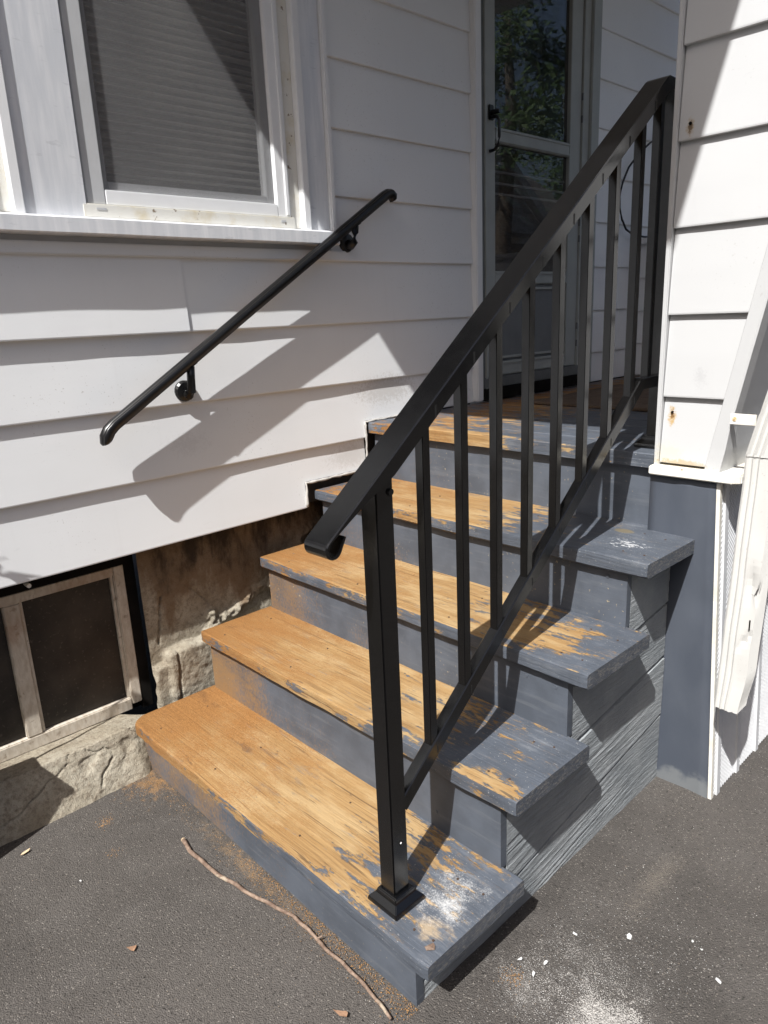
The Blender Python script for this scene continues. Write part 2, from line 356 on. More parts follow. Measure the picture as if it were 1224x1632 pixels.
def brick():
    q = M('red_brick'); b = q.n('ShaderNodeTexBrick'); q.put(b.inputs['Vector'], q.scale(1, 1, 1, co=q.tc.outputs['Object']))
    rot = q.n('ShaderNodeMapping'); q.put(rot.inputs[0], q.co); rot.inputs['Rotation'].default_value = (R(90), 0, R(90)); q.t.links.new(rot.outputs[0], b.inputs['Vector'])
    b.inputs['Scale'].default_value = 4; b.inputs['Color1'].default_value = (.16, .035, .030, 1); b.inputs['Color2'].default_value = (.11, .025, .022, 1); b.inputs['Mortar'].default_value = (.25, .22, .2, 1)
    return q.out(b.outputs[0], .85)
MAT['brick'] = brick()
MAT['leaf'] = plain('green_leaves', (.055, .10, .025), .6, .4, sc=3)
MAT['trunk'] = plain('grey_tree_bark', (.10, .08, .06), .9, .3)
MAT['beige'] = plain('beige_stucco', (.42, .36, .28), .85, .12)
MAT['bin'] = plain('grey_weathered_box_wood', (.2, .18, .15), .8, .25)

# ------------------------------------------------------------------ mesh helpers
def obj(name, bm, mat, parent=None, smooth=False, bevel=0.0):
    if bevel:
        bmesh.ops.remove_doubles(bm, verts=bm.verts, dist=1e-5)
        es = [e for e in bm.edges if len(e.link_faces) == 2 and e.calc_face_angle(0) > .5]
        bmesh.ops.bevel(bm, geom=es, offset=bevel, segments=2, affect='EDGES', clamp_overlap=True)
    bmesh.ops.recalc_face_normals(bm, faces=bm.faces)
    me = bpy.data.meshes.new(name); bm.to_mesh(me); bm.free()
    me.materials.append(MAT[mat] if isinstance(mat, str) else mat)
    if smooth:
        for f in me.polygons: f.use_smooth = True
    o = bpy.data.objects.new(name, me); C.objects.link(o)
    if parent: o.parent = parent
    return o
def tag(o, label, cat=None, group=None):
    o['label'] = label
    if cat: o['category'] = cat
    if group: o['group'] = group
    return o
def thing(name, label, cat, group=None):
    o = bpy.data.objects.new(name, None); C.objects.link(o); o.empty_display_size = .05
    return tag(o, label, cat, group)
def box(x0, x1, y0, y1, z0, z1, bm=None):
    bm = bm or bmesh.new()
    v = [bm.verts.new((x, y, z)) for x in (x0, x1) for y in (y0, y1) for z in (z0, z1)]
    for f in ((0, 1, 3, 2), (4, 6, 7, 5), (0, 4, 5, 1), (2, 3, 7, 6), (0, 2, 6, 4), (1, 5, 7, 3)): bm.faces.new([v[i] for i in f])
    return bm
def loft(rings, closed_ring=True, caps=True, bm=None):
    """rings: list of equal-length point lists"""
    bm = bm or bmesh.new()
    vs = [[bm.verts.new(p) for p in r] for r in rings]
    n = len(rings[0])
    for a, b in zip(vs, vs[1:]):
        for i in range(n if closed_ring else n - 1):
            j = (i + 1) % n; bm.faces.new((a[i], a[j], b[j], b[i]))
    if caps and closed_ring:
        bm.faces.new(vs[0][::-1]); bm.faces.new(vs[-1])
    return bm
def tube(pts, rad, n=8, bm=None, caps=True):
    pts = [Vector(p) for p in pts]; rings = []; up = Vector((0, 0, 1))
    for i, p in enumerate(pts):
        t = (pts[min(i + 1, len(pts) - 1)] - pts[max(i - 1, 0)]).normalized()
        a = t.cross(up if abs(t.z) < .9 else Vector((1, 0, 0))).normalized(); b = t.cross(a)
        r = rad[i] if isinstance(rad, (list, tuple)) else rad
        rings.append([p + (a * math.cos(k * 2 * math.pi / n) + b * math.sin(k * 2 * math.pi / n)) * r for k in range(n)])
    return loft(rings, True, caps, bm)
def prism(poly, axis, a, b, bm=None):
    """poly: list of 2-D points; axis 'x': (y, z), 'y': (x, z), 'z': (x, y)"""
    bm = bm or bmesh.new()
    f = {'x': lambda p, t: (t, p[0], p[1]), 'y': lambda p, t: (p[0], t, p[1]), 'z': lambda p, t: (p[0], p[1], t)}[axis]
    r0 = [bm.verts.new(f(p, a)) for p in poly]; r1 = [bm.verts.new(f(p, b)) for p in poly]; n = len(poly)
    bm.faces.new(r0); bm.faces.new(r1[::-1])
    for i in range(n): bm.faces.new((r0[i], r1[i], r1[(i + 1) % n], r0[(i + 1) % n]))
    return bm
def fnoise(x, y, z, s=1.0): return mn.noise(Vector((x * s, y * s, z * s)))
def structure(o): o['kind'] = 'structure'; return o
def stuff(o): o['kind'] = 'stuff'; return o

GZ = -0.022                                             # ground level
# ------------------------------------------------------------------ ground
def ground():
    bm = bmesh.new()
    xs = [-40, -12, -4, -1, -.3] + [i * .06 for i in range(0, 36)] + [2.3, 2.8, 4, 8, 20, 60, 200]
    ys = [-200, -60, -20, -6, -3, -1.6] + [-1.2 + i * .06 for i in range(0, 52)] + [2.2, 3, 5, 10, 25, 70, 200]
    g = [[bm.verts.new((x, y, GZ + (.005 * fnoise(x, y, 0, 1.3) + .002 * fnoise(x, y, 2, 6) if -1 < x < 3 and -2 < y < 3 else 0))) for y in ys] for x in xs]
    for i in range(len(xs) - 1):
        for j in range(len(ys) - 1): bm.faces.new((g[i][j], g[i + 1][j], g[i + 1][j + 1], g[i][j + 1]))
    return structure(obj('ground', bm, 'asphalt', smooth=True))
ground()

# ------------------------------------------------------------------ house
house = thing('house', 'white lap-sided house with double window, storm door and old stone foundation', 'house')
S = .2032; Z0 = .6315
def board(y0, y1, zb, zt, k, bottom_lip=True, parent=house, x0=0.0, sd=0.0, mat='siding'):
    """one lap board: leans out to the bottom, with a folded lower lip"""
    n = max(2, int((y1 - y0) / .05)); rings = []
    base = Z0 + S * k
    for i in range(n + 1):
        y = y0 + (y1 - y0) * i / n
        wv = .0022 * fnoise(y + sd, k * 3.1, 1, 2.1) + .0012 * fnoise(y, k * 5.7 + sd, 3, 6)
        sag = .0010 * fnoise(y, k * 2.3, 9, 1.6)
        xf = lambda z: x0 - .0128 * (z - base) / S + wv * min(1, max(0, (base + S - z) / S + .25))
        prof = [(-.030 + x0, zt), (xf(zt), zt), (xf((zb + zt) / 2) + .0008 * fnoise(y, k, 5, 3), (zb + zt) / 2), (xf(zb + .004), zb + .004 + sag), (xf(zb + .001) - .0008, zb + .0008 + sag), (xf(zb) - .003, zb + sag), (-.030 + x0, zb + sag)]
        rings.append([(px, y, pz) for px, pz in prof])
    return obj('siding_board', loft(rings), mat, parent)
TOP = 14
YL = -2.6; YR = 3.6
WIN = (-.98, .905)          # window unit
DOOR = (1.634, 2.50)
OV = .004
# row 0 and 1 step up over the stairs
board(YL, .7165, Z0, Z0 + S + OV, 0)
b = board(.7165, 1.003, .7196, Z0 + S + OV, 0)
board(YL, 1.003, Z0 + S, Z0 + 2 * S + OV, 1)
board(1.003, DOOR[0] - .012, .8936, Z0 + 2 * S + OV, 1)
board(YL, .34, Z0 + 3 * S, Z0 + 4 * S + OV, 3, x0=.006, sd=4)
board(.338, DOOR[0] - .012, Z0 + 3 * S, Z0 + 4 * S + OV, 3)
board(YL, DOOR[0] - .012, Z0 + 2 * S, Z0 + 3 * S + OV, 2)
for k in range(4, TOP):
    board(WIN[1] - .01, DOOR[0] - .012, Z0 + k * S, Z0 + (k + 1) * S + OV, k, sd=k)
    board(YL, WIN[0] - .01, Z0 + k * S, Z0 + (k + 1) * S + OV, k, sd=k + .5)
for k in range(1, TOP):
    board(DOOR[1], YR, max(.8936, Z0 + k * S), Z0 + (k + 1) * S + OV, k, sd=k + 9, x0=0)
# caulked edge where the siding steps over the treads
def caulk(pts, r): 
    out = []
    for i in range(len(pts) - 1):
        a, b_ = Vector(pts[i]), Vector(pts[i + 1]); n = max(2, int((b_ - a).length / .012))
        out += [a.lerp(b_, t / n) + Vector((random.uniform(-.001, .001), random.uniform(-.0015, .0015), random.uniform(-.0015, .0015))) for t in range(n)]
    out.append(Vector(pts[-1]))
    return obj('caulk_bead', tube(out, [r * random.uniform(.7, 1.25) for _ in out], 6), 'caulk', house, True)
caulk([(.003, .7165, .636), (.003, .7165, .7196), (.003, 1.003, .7196), (.003, 1.003, .8936), (.003, 1.10, .8950), (.003, 1.30, .8950)], .0045)
# inner walls of the dark rooms behind the openings
bm = box(-2.2, -.34, -2.6, 3.6, 1.0, 3.6); bm.faces.ensure_lookup_table()
obj('inner_room', bm, 'room', house)
obj('inner_floor', box(-.34, -.03, YL, YR, 1.40, 1.43), 'room', house)
obj('gable_return', box(-2.2, -.03, YL - .02, YL, GZ, 3.6), 'siding', house)
obj('rear_return', box(-2.2, -.03, YR, YR + .02, GZ, 3.6), 'siding', house)
obj('attic_floor', box(-2.2, -.03, YL - .02, YR + .02, 3.6, 3.64), 'room', house)
# wall sheathing behind the boards (closes gaps)
obj('sheathing', box(-.05, -.031, WIN[1] - .005, DOOR[0] - .01, .9, 3.55), 'room', house)
obj('sheathing', box(-.05, -.031, DOOR[1], YR, .88, 3.55), 'room', house)
obj('sheathing', box(-.05, -.031, YL, WIN[0], 1.44, 3.55), 'room', house)
obj('sheathing', box(-.05, -.031, YL, 1.63, .64, 1.47), 'room', house)

# window unit: copied once to the left
def window(dy, first):
    wdw = bpy.data.objects.new('window', None); C.objects.link(wdw); wdw.parent = house; wdw.location = (0, dy, 0)
    tag(wdw, 'white framed window with insect screen and lowered blinds' + (' beside the storm door' if first else ' seen only at its edge'))
    P_ = lambda n, bx, mt, bv=.002: obj(n, box(*bx), mt, wdw, bevel=bv)
    ZT = 2.9
    P_('side_stop', (-.02, .020, .776, .801, 1.534, ZT), 'vinyl')
    P_('old_jamb', (-.03, -.004, .736, .7765, 1.540, ZT), 'jamb_old', .001)
    P_('track_sill', (-.03, .012, .0745, .7435, 1.5352, 1.5700), 'jamb_old', .003)
    P_('track_latch', (.0105, .0132, .110, .136, 1.5560, 1.5605), 'vinyl_grey', 0)
    P_('track_latch', (.0105, .0132, .688, .705, 1.5545, 1.5595), 'vinyl_grey', 0)
    f = P_('frame', (-.035, .002, .092, .1420, 1.5702, ZT), 'vinyl_grey')  # left member of the white frame: its shade is put into the grey
    P_('frame', (-.035, .0022, .686, .7358, 1.5702, ZT), 'vinyl')
    P_('frame', (-.035, .0030, .1425, .6858, 1.5704, 1.6065), 'vinyl')
    P_('frame_bead', (-.02, .0065, .717, .729, 1.5760, ZT), 'vinyl', .001)
    P_('sash', (-.045, -.014, .1422, .160, 1.6068, ZT), 'vinyl_grey')
    P_('sash', (-.045, -.014, .660, .6857, 1.6068, ZT), 'vinyl_grey')
    P_('sash', (-.045, -.0142, .1602, .6598, 1.6068, 1.629), 'vinyl_grey')
    P_('sash', (-.045, -.0142, .1602, .6598, 2.72, 2.74), 'vinyl_grey')
    s = P_('screen', (-.0128, -.0120, .1424, .6856, 1.6070, ZT), 'screen', 0)
    P_('glass_pane', (-.034, -.030, .1603, .6597, 1.6291, ZT), 'glass_win', 0)
    bm0 = bmesh.new(); a = .9
    for x, z in ((-.012, -.006), (.0, .003), (.012, .006)): pass
    rings = [[(-.075 + x, y, z) for x, z in ((-.012, -.0075), (-.003, .0005), (.010, .0070), (.010, .0078), (-.003, .0013), (-.012, -.0067))] for y in (.100, .725)]
    slat = None
    for i in range(52):
        z = 1.615 + i * .0215
        if slat is None:
            slat = obj('blind_slat', loft(rings), 'slat', wdw); s_ = slat
        else:
            s_ = slat.copy(); C.objects.link(s_); s_.parent = wdw
        s_.location = (0, 0, z); s_.rotation_euler = (R(random.uniform(-.25, .25)), R(random.uniform(-4, 4) + 26), 0)
        s_.location.x = -.075 + .075 * math.cos(s_.rotation_euler.y); s_.location.z = z - .075 * math.sin(s_.rotation_euler.y)
    return wdw
window(0, True); window(-.868, False)
H = lambda n, bx, mt, bv=.002: obj(n, box(*bx), mt, house, bevel=bv)
H('window_casing', (-.03, .008, .8015, .886, 1.534, 2.9), 'alu')
H('casing_edge', (-.03, .021, .8865, .9065, 1.512, 2.9), 'vinyl', .004)
H('window_casing', (-.03, .010, -.0665, .0875, 1.5352, 2.9), 'alu')
H('window_casing', (-.03, .010, -.98, -.81, 1.5352, 2.9), 'alu')
# sill: sloping aluminium-wrapped board with rounded nose
pr_ = [(-.03, 1.5335), (.040, 1.5325), (.046, 1.528), (.047, 1.494), (.043, 1.4905), (-.03, 1.4905)]
rg = []
for i in range(60):
    y = -1.02 + i * (1.912 / 59); dx = .0016 * fnoise(y, 0, 0, 5)
    rg.append([(x + (dx if x > 0 else 0), y, z + .001 * fnoise(y, 4, 0, 4)) for x, z in pr_])
obj('window_sill', loft(rg), 'alu', house)
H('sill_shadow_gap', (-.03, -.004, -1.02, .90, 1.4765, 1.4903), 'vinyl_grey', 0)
H('apron_trim', (-.03, .006, -1.02, .955, 1.4450, 1.4763), 'siding', .003)

# storm door
dr = bpy.data.objects.new('storm_door', None); C.objects.link(dr); dr.parent = house; tag(dr, 'grey storm door with two glass panes and black pull handle')
D = lambda n, bx, mt, bv=.002, p=dr: obj(n, box(*bx), mt, p, bevel=bv)
H('door_casing', (-.03, .020, 1.6225, 1.662, .897, 2.95), 'siding', .004)
H('door_jamb', (-.06, .010, 1.6625, 1.684, .897, 2.95), 'jamb_dark')
H('door_jamb', (-.06, .016, 1.6845, 1.6985, .897, 2.95), 'door')
H('door_jamb', (-.06, .012, 2.380, 2.430, .897, 2.95), 'door')
H('door_casing', (-.03, .024, 2.4305, 2.499, .897, 2.95), 'door', .004)
D('stile', (-.03, .004, 1.701, 1.762, .992, 2.9), 'door'); D('stile', (-.03, .004, 2.292, 2.377, .992, 2.9), 'door')
for z0, z1, nm in ((1.9025, 1.958, 'mid_rail'), (1.366, 1.419, 'mid_rail'), (.992, 1.05, 'bottom_rail')):
    rl = D(nm, (-.03, .0042, 1.7622, 2.2918, z0, z1), 'door')
    D('bead', (.003, .0085, 1.7622, 2.2918, z0 + .004, z0 + .011), 'door', .001, rl)
    D('bead', (.003, .0085, 1.7622, 2.2918, z1 - .011, z1 - .004), 'door', .001, rl)
D('kick_panel', (-.02, -.006, 1.7621, 2.2919, 1.0502, 1.3658), 'door_dark')
for bx in ((-.005, .003, 1.776, 1.786, 1.062, 1.354), (-.005, .003, 2.268, 2.278, 1.062, 1.354), (-.005, .0031, 1.7862, 2.2678, 1.344, 1.354), (-.005, .0031, 1.7862, 2.2678, 1.062, 1.072)):
    D('panel_bead', bx, 'door', .001)
D('glass_pane', (-.016, -.012, 1.7621, 2.2919, 1.9582, 2.9), 'glass_door', 0)
D('glass_pane', (-.016, -.012, 1.7621, 2.2919, 1.4192, 1.9023), 'glass_door', 0)
for z in (1.803, 1.760, 1.720): D('glazing_bar', (-.030, -.020, 1.7623, 2.2917, z - .0045, z + .0045), 'vinyl', .001)
for z in (1.08, 1.16, 1.55, 1.62, 2.05, 2.14): D('hinge_knuckle', (.004, .012, 2.3775, 2.3835, z, z + .03), 'jamb_dark', .001)
obj('inner_door', box(-.16, -.12, 1.66, 2.42, .9, 2.9), 'inner_door', dr)
H('door_threshold', (-.06, .030, 1.664, 2.44, .895, .945), 'black_gap', .004); H('door_threshold', (-.06, .018, 1.664, 2.44, .9455, .990), 'jamb_dark', .004)
hd = bpy.data.objects.new('pull_handle', None); C.objects.link(hd); hd.parent = dr
obj('back_plate', box(.0045, .012, 1.716, 1.746, 1.975, 2.03), 'iron', hd, bevel=.003)
obj('thumb_button', tube([(.010, 1.735, 2.003), (.045, 1.739, 2.003)], [.010, .0085], 12), 'iron', hd)
obj('grip', tube([(.012, 1.728, 1.985), (.040, 1.728, 1.982), (.050, 1.728, 1.965), (.051, 1.728, 1.91), (.045, 1.728, 1.883), (.028, 1.728, 1.868), (.005, 1.728, 1.866)], [.007, .007, .006, .0055, .0055, .006, .007], 8), 'iron', hd, True)

# foundation and basement window (parts of the house)
def fgrid(name, y0, y1, v0, v1, step, fn):
    ny = int((y1 - y0) / step); nv = int((v1 - v0) / step); bm = bmesh.new()
    g = [[bm.verts.new(fn(y0 + (y1 - y0) * i / ny, v0 + (v1 - v0) * j / nv)) for j in range(nv + 1)] for i in range(ny + 1)]
    for i in range(ny):
        for j in range(nv): bm.faces.new((g[i][j], g[i + 1][j], g[i + 1][j + 1], g[i][j + 1]))
    o = obj(name, bm, 'stone', house, True); return o
def sm(a, b_, t):
    t = max(0, min(1, (t - a) / (b_ - a))); return t * t * (3 - 2 * t)
def cracks(y, z, s, wd):
    y, z = y + .05 * fnoise(y, z, 1, 5) + .012 * fnoise(y, z, 2, 22), z + .05 * fnoise(y, z, 4, 5) + .012 * fnoise(y, z, 7, 22)
    d, _ = mn.voronoi(Vector((y * s, z * s * 1.2, .37)))
    return 1 - sm(0, wd, d[1] - d[0])
def pdist(y, z, pl):
    y, z = y + .006 * fnoise(y, z, 2, 24) + .003 * fnoise(y, z, 5, 70), z + .006 * fnoise(y, z, 7, 24) + .003 * fnoise(y, z, 1, 70); b_ = 9
    for (a0, a1), (c0, c1) in zip(pl, pl[1:]):
        dy, dz = c0 - a0, c1 - a1; t = max(0, min(1, ((y - a0) * dy + (z - a1) * dz) / (dy * dy + dz * dz)))
        b_ = min(b_, math.hypot(y - a0 - t * dy, z - a1 - t * dz))
    return b_
def wall_pt(y, z):
    x = -.078 + .004 * fnoise(y, z, 0, 4) + .0012 * fnoise(y, z, 3, 30) + .0008 * fnoise(y, z, 9, 80)
    wy, wz = y + .007 * fnoise(y, z, 2, 22), z + .010 * fnoise(y, z, 6, 16)
    st = sm(.008, -.004, wz - .268 - .02 * fnoise(y, 0, 7, 11)) * sm(.160, .172, wy)     # block whose parging has come off
    st2 = sm(.010, -.002, wz - .225) * sm(.118, .128, wy)
    x += max(st * (.040 + .0025 * fnoise(y, z, 5, 20) + .002 * fnoise(y, z, 8, 60)), st2 * .022)
    rd = pdist(y, z, [(.335, .285), (.345, .335), (.36, .30), (.43, .318), (.485, .352), (.53, .372), (.61, .372), (.75, .53), (.86, .55)])
    x += sm(.026, .004, rd) * max(0, .012 + .020 * fnoise(y, z, 4, 26) + .010 * fnoise(y, z, 1, 80))
    x -= .010 * sm(.0035, .001, pdist(y, z, [(.187, .449), (.172, .40), (.165, .34), (.154, .302)])) + .012 * sm(.004, .001, pdist(y, z, [(.200, .262), (.197, .20), (.192, .10)]))
    x -= .005 * sm(.003, .001, pdist(y, z, [(.27, .46), (.33, .40), (.35, .36)]))
    return (x, y, z)
fgrid('foundation_stone_wall', .122, 1.12, GZ - .03, .66, .0050, wall_pt)
LCR = [(.0032, .005, [(-.152, .150), (-.149, .118), (-.143, .100), (-.118, .092), (-.095, .097), (-.080, .080), (-.076, .062)]), (.0030, .005, [(-.191, .150), (-.186, .120), (-.200, .092), (-.234, .078), (-.29, .050), (-.36, .018), (-.5, .0)]), (.0036, .007, [(-.130, .004), (-.121, .03), (-.098, .042), (-.080, .060)]), (.0030, .004, [(-.02, .12), (.005, .10), (.012, .06)])]
def ledge_pt(y, v):
    # v 0..: from ground up the sloping face, then back over the top
    L = .20
    if v < L:
        t = v / L; z = GZ - .02 + t * .158; x = .088 - .070 * t
    else: z = .116 - (v - L) * .12; x = .018 - (v - L)
    r_ = sm(.0, .09, .075 - y)
    x = x * (.35 + .65 * r_) + .005 * fnoise(y, v, 0, 6) + .0016 * fnoise(y, v, 2, 30) + .0016 * fnoise(y, v, 9, 70) - .007 * sm(.25, .55, fnoise(y, v, 21, 16)) * sm(-.1, .3, fnoise(y, v, 31, 5))
    z += (.006 * fnoise(y, v, 6, 9)) if v >= L * .8 else 0
    if v < L:
        for wd, dp, pl in LCR: x -= dp * sm(wd, wd * .25, pdist(y, z, pl))
    return (x, y, z)
fgrid('foundation_ledge', -1.0, .125, 0, .34, .0040, ledge_pt)
bw = bpy.data.objects.new('basement_window', None); C.objects.link(bw); bw.parent = house; tag(bw, 'weathered wooden basement window under the siding')
Bw = lambda n, bx, mt, bv=.002: obj(n, box(*bx), mt, bw, bevel=bv)
Bw('frame', (-.140, -.105, .0565, .0900, .116, .575), 'base_frame', .003)
Bw('frame', (-.140, -.1045, -.90, .0562, .5445, .575), 'base_frame', .003)
Bw('frame', (-.140, -.1045, -.90, .0562, .100, .1405), 'base_frame', .003)
Bw('mullion', (-.140, -.1052, -.254, -.2105, .1407, .5443), 'base_frame', .003)
Bw('stop_bead', (-.135, -.112, .0480, .0563, .1408, .5442), 'base_frame', .001)
Bw('stop_bead', (-.135, -.112, -.2103, -.202, .1408, .5442), 'base_frame', .001)
Bw('glass_pane', (-.127, -.123, -.2101, .0561, .1409, .5441), 'glass_base', 0)
Bw('glass_pane', (-.127, -.123, -.70, -.2542, .1409, .5441), 'glass_base', 0)
obj('window_well_gap', box(-.30, -.145, -1.2, .13, .08, .66), 'black_gap', house)
obj('window_well_side', box(-.15, -.107, .0905, .1235, .09, .64), 'black_gap', house)
obj('window_well_head', box(-.15, -.100, -1.2, .0903, .5755, .65), 'black_gap', house)
obj('foundation_pier', box(-.15, .02, -1.9, -.92, GZ - .03, .63), 'stone', house)
bmk = tube([(-.05, -.200, .612), (-.022, -.200, .612)], .006, 8); obj('window_clip', bmk, 'trim', bw)

# ------------------------------------------------------------------ steps
steps = thing('wooden_steps', 'wooden porch steps with grey paint worn to bare orange wood', 'steps')
Y = [0, .2627, .5052, .7520, 1.0143]; Z = [.1269, .3262, .5093, .6894, .8900]; WT = 1.2163; WS = 1.160; TH = .038; N = .022
RX = [(1.2163, 1.2163), (1.213, 1.213), (1.2195, 1.2195), (1.2185, 1.2185)]
def tread(i):
    y0 = Y[i]; y1 = Y[i + 1] + N; z = Z[i]; th = TH; rings = []; n = 80; y1 += .010
    for k in range(n + 1):
        x = -.004 + (WT + .004 + (-.002, -.003, .003, .002)[i]) * k / n
        e = .0022 * fnoise(x, i, 0, 9) + .0010 * fnoise(x, i * 2, 4, 45)
        e2 = .0014 * fnoise(x, i * 3, 8, 7); c = 0
        if i == 0: c = .040 * sm(.05, -.02, x)**1.5 + .008 * fnoise(x, 0, 3, 22) * sm(.35, 0, x)
        wz = .0012 * fnoise(x, i * 7, 1, 5)
        f = y0 + e + c; endw = .003 if k in (0, n) else 0
        zt = z + wz - endw * .6; rr = .004
        prof = [(f + endw, z - th + .006 + e2), (f + endw, z - rr - .004), (f + .0012 + endw, zt - .0015), (f + .006 + endw, zt), (f + .06, zt + .0008 * fnoise(x, 1, i, 8)), ((f + y1) / 2, zt + .001 * fnoise(x, 5, i, 6)), (y1 - .005, zt), (y1, zt - .004), (y1, z - th), (f + .006 + endw, z - th + e2)]
        rings.append([(x, py, pz) for py, pz in prof])
    return obj('tread', loft(rings), 'tread%d' % (i + 1), steps)
for i in range(4): tread(i)
def riser(i):
    zlo = GZ - .02 if i == 0 else Z[i - 1] - .003; zhi = Z[i] - TH - .001; rings = []
    for k in range(41):
        x = (.012 if i else .03) + (WS - .002 - (.012 if i else .03)) * k / 40 if i < 4 else 0.012 + 1.076 * k / 40
        if i < 4 and k == 40: x = WS + .0015
        e = .0012 * fnoise(x, i, 30, 6)
        y = Y[i] + N + e
        rings.append([(x, y, zlo), (x, y + .001 * fnoise(x, 3, i, 9), (zlo + zhi) / 2), (x, y, zhi), (x, y + .02, zhi), (x, y + .02, zlo)])
    return obj('riser', loft(rings), 'riser', steps)
for i in range(4): riser(i)
# slanting side boards
def top_z(y):
    for i in (3, 2, 1, 0):
        if y >= Y[i] + N + .0212 - 1e-6: return Z[i] - TH - .001
    return -1
cuts = [GZ - .05, None, None, None, 9]
ln = [lambda y: GZ - .03, lambda y: .105 + .16 * (y - .57), lambda y: .290 + .135 * (y - .57), lambda y: .448 + .13 * (y - .57), lambda y: 9.]
brk = sorted(set([Y[0] + N + .0213] + [Y[i] + N + .0212 + d for i in (1, 2, 3) for d in (-1e-4, 1e-4)] + [.03 + .0081 * k for k in range(120)] + [.998]))
for bi in range(4):
    runs = [[]]
    for y in brk:
        if y < Y[0] + N + .0212 or y > .998: continue
        a = ln[bi](y) + (.0048 if bi else 0); b_ = min(ln[bi + 1](y) - .0048, top_z(y))
        if b_ - a > .003: runs[-1].append((y, a + .0012 * fnoise(y, bi, 0, 30), b_ - (.0012 * fnoise(y, bi, 5, 30) if b_ < top_z(y) - 1e-4 else 0)))
        elif runs[-1]: runs.append([])
    for rn in runs:
        if len(rn) < 3: continue
        nz = max(2, int(max(b_ - a for _, a, b_ in rn) / .0032)); bm = bmesh.new(); cols = []
        xb = WS - .028; x1 = WS + .0015 * (bi % 2)
        def disp(y, z):
            zz = z - .14 * y
            g_ = fnoise(y * 1.6, zz * 75, bi * 3.7, 1) + .6 * fnoise(y * 4.5, zz * 150, bi * 1.7, 1) + .35 * fnoise(y * 9, zz * 260, bi, 1)
            k_ = .35 + .65 * sm(-.25, .25, fnoise(y, zz, bi * 5, 5))
            return .0016 * g_ * k_ - .0018 * max(0, g_ - .55)
        for i, (y, a, b_) in enumerate([rn[0]] + rn + [rn[-1]]):
            end = i in (0, len(rn) + 1); col = []
            for j in range(-1, nz + 2):
                z = a + (b_ - a) * max(0, min(nz, j)) / nz
                col.append(bm.verts.new((xb if end or j in (-1, nz + 1) else x1 + disp(y, z), y, z)))
            cols.append(col)
        for ca, cb_ in zip(cols, cols[1:]):
            for j in range(nz + 2): bm.faces.new((ca[j], cb_[j], cb_[j + 1], ca[j + 1]))
        obj('side_board', bm, 'side', steps)
obj('stringer_core', prism([(Y[0] + N + .025, GZ), (.99, GZ), (.99, Z[3] - TH - .02), (Y[3] + N + .025, Z[3] - TH - .02), (Y[3] + N + .025, Z[2] - TH - .02), (Y[2] + N + .025, Z[2] - TH - .02), (Y[2] + N + .025, Z[1] - TH - .02), (Y[1] + N + .025, Z[1] - TH - .02), (Y[1] + N + .025, Z[0] - TH - .01), (Y[0] + N + .025, Z[0] - TH - .01)], 'x', WS - .06, WS - .035), 'black_gap', steps)
# nail heads in the treads
nail = None
for i in range(4):
    for x in (.10, .42, .78, 1.12, 1.175):
        for dy in (.045, .20):
            px, pyy = x + random.uniform(-.02, .02), Y[i] + dy + random.uniform(-.012, .012)
            if nail is None: nail = o = obj('nail_head', tube([(0, 0, -.002), (0, 0, .0006)], .0026, 7), 'rusty_nail', steps)
            else: o = nail.copy(); C.objects.link(o); o.parent = steps
            o.location = (px, pyy, Z[i] + .0008)
# screws in risers
scr = None
for (x, i, z) in ((1.13, 2, .44), (1.05, 2, .44), (1.13, 1, .27), (1.02, 1, .27), (1.11, 3, .63), (.98, 1, .17)):
    s_ = obj('screw_head', tube([(x, Y[i] + N - .0016, z), (x, Y[i] + N + .004, z)], .0042, 8), 'riser', steps)

# ------------------------------------------------------------------ porch
porch = thing('porch', 'covered porch with grey worn floor behind the top step', 'porch')
# floor boards run along x, butting into each other
fy = [Y[4], 1.135, 1.262, 1.39, 1.52, 1.65, 1.78, 1.91, 2.04, 2.17, 2.30, 2.43, 2.56, 2.69, 2.82, 2.95]
for a, b_ in zip(fy, fy[1:]):
    rings = []; xe = 1.092 if a < 1.2 else 1.25
    for k in range(46):
        x = .004 + (xe - .004) * k / 45; e = .0016 * fnoise(x, a, 0, 12); zt = Z[4] + .0012 * fnoise(x, a * 3, 1, 5)
        y0 = a + (e + .001 * fnoise(x, 2, 2, 40) if a == Y[4] else .0012)
        rings.append([(x, y0, Z[4] - TH), (x, y0, zt - .003), (x, y0 + .003, zt), (x, (y0 + b_) / 2, zt + .0006), (x, b_ - .004, zt), (x, b_ - .0012, zt - .003), (x, b_ - .0012, Z[4] - TH)])
    obj('floor_board', loft(rings), 'floor', porch)
rings = []
for k in range(41):
    x = .012 + 1.080 * k / 40; y = Y[4] + N + .0012 * fnoise(x, 4, 30, 6)
    rings.append([(x, y, Z[3] - .003), (x, y, .77), (x, y, Z[4] - TH - .001), (x, y + .02, Z[4] - TH - .001), (x, y + .02, Z[3] - .003)])
obj('riser', loft(rings), 'riser', porch)
obj('under_floor', box(.01, 1.08, Y[4] + N + .021, 2.9, .3, Z[4] - TH - .003), 'black_gap', porch)
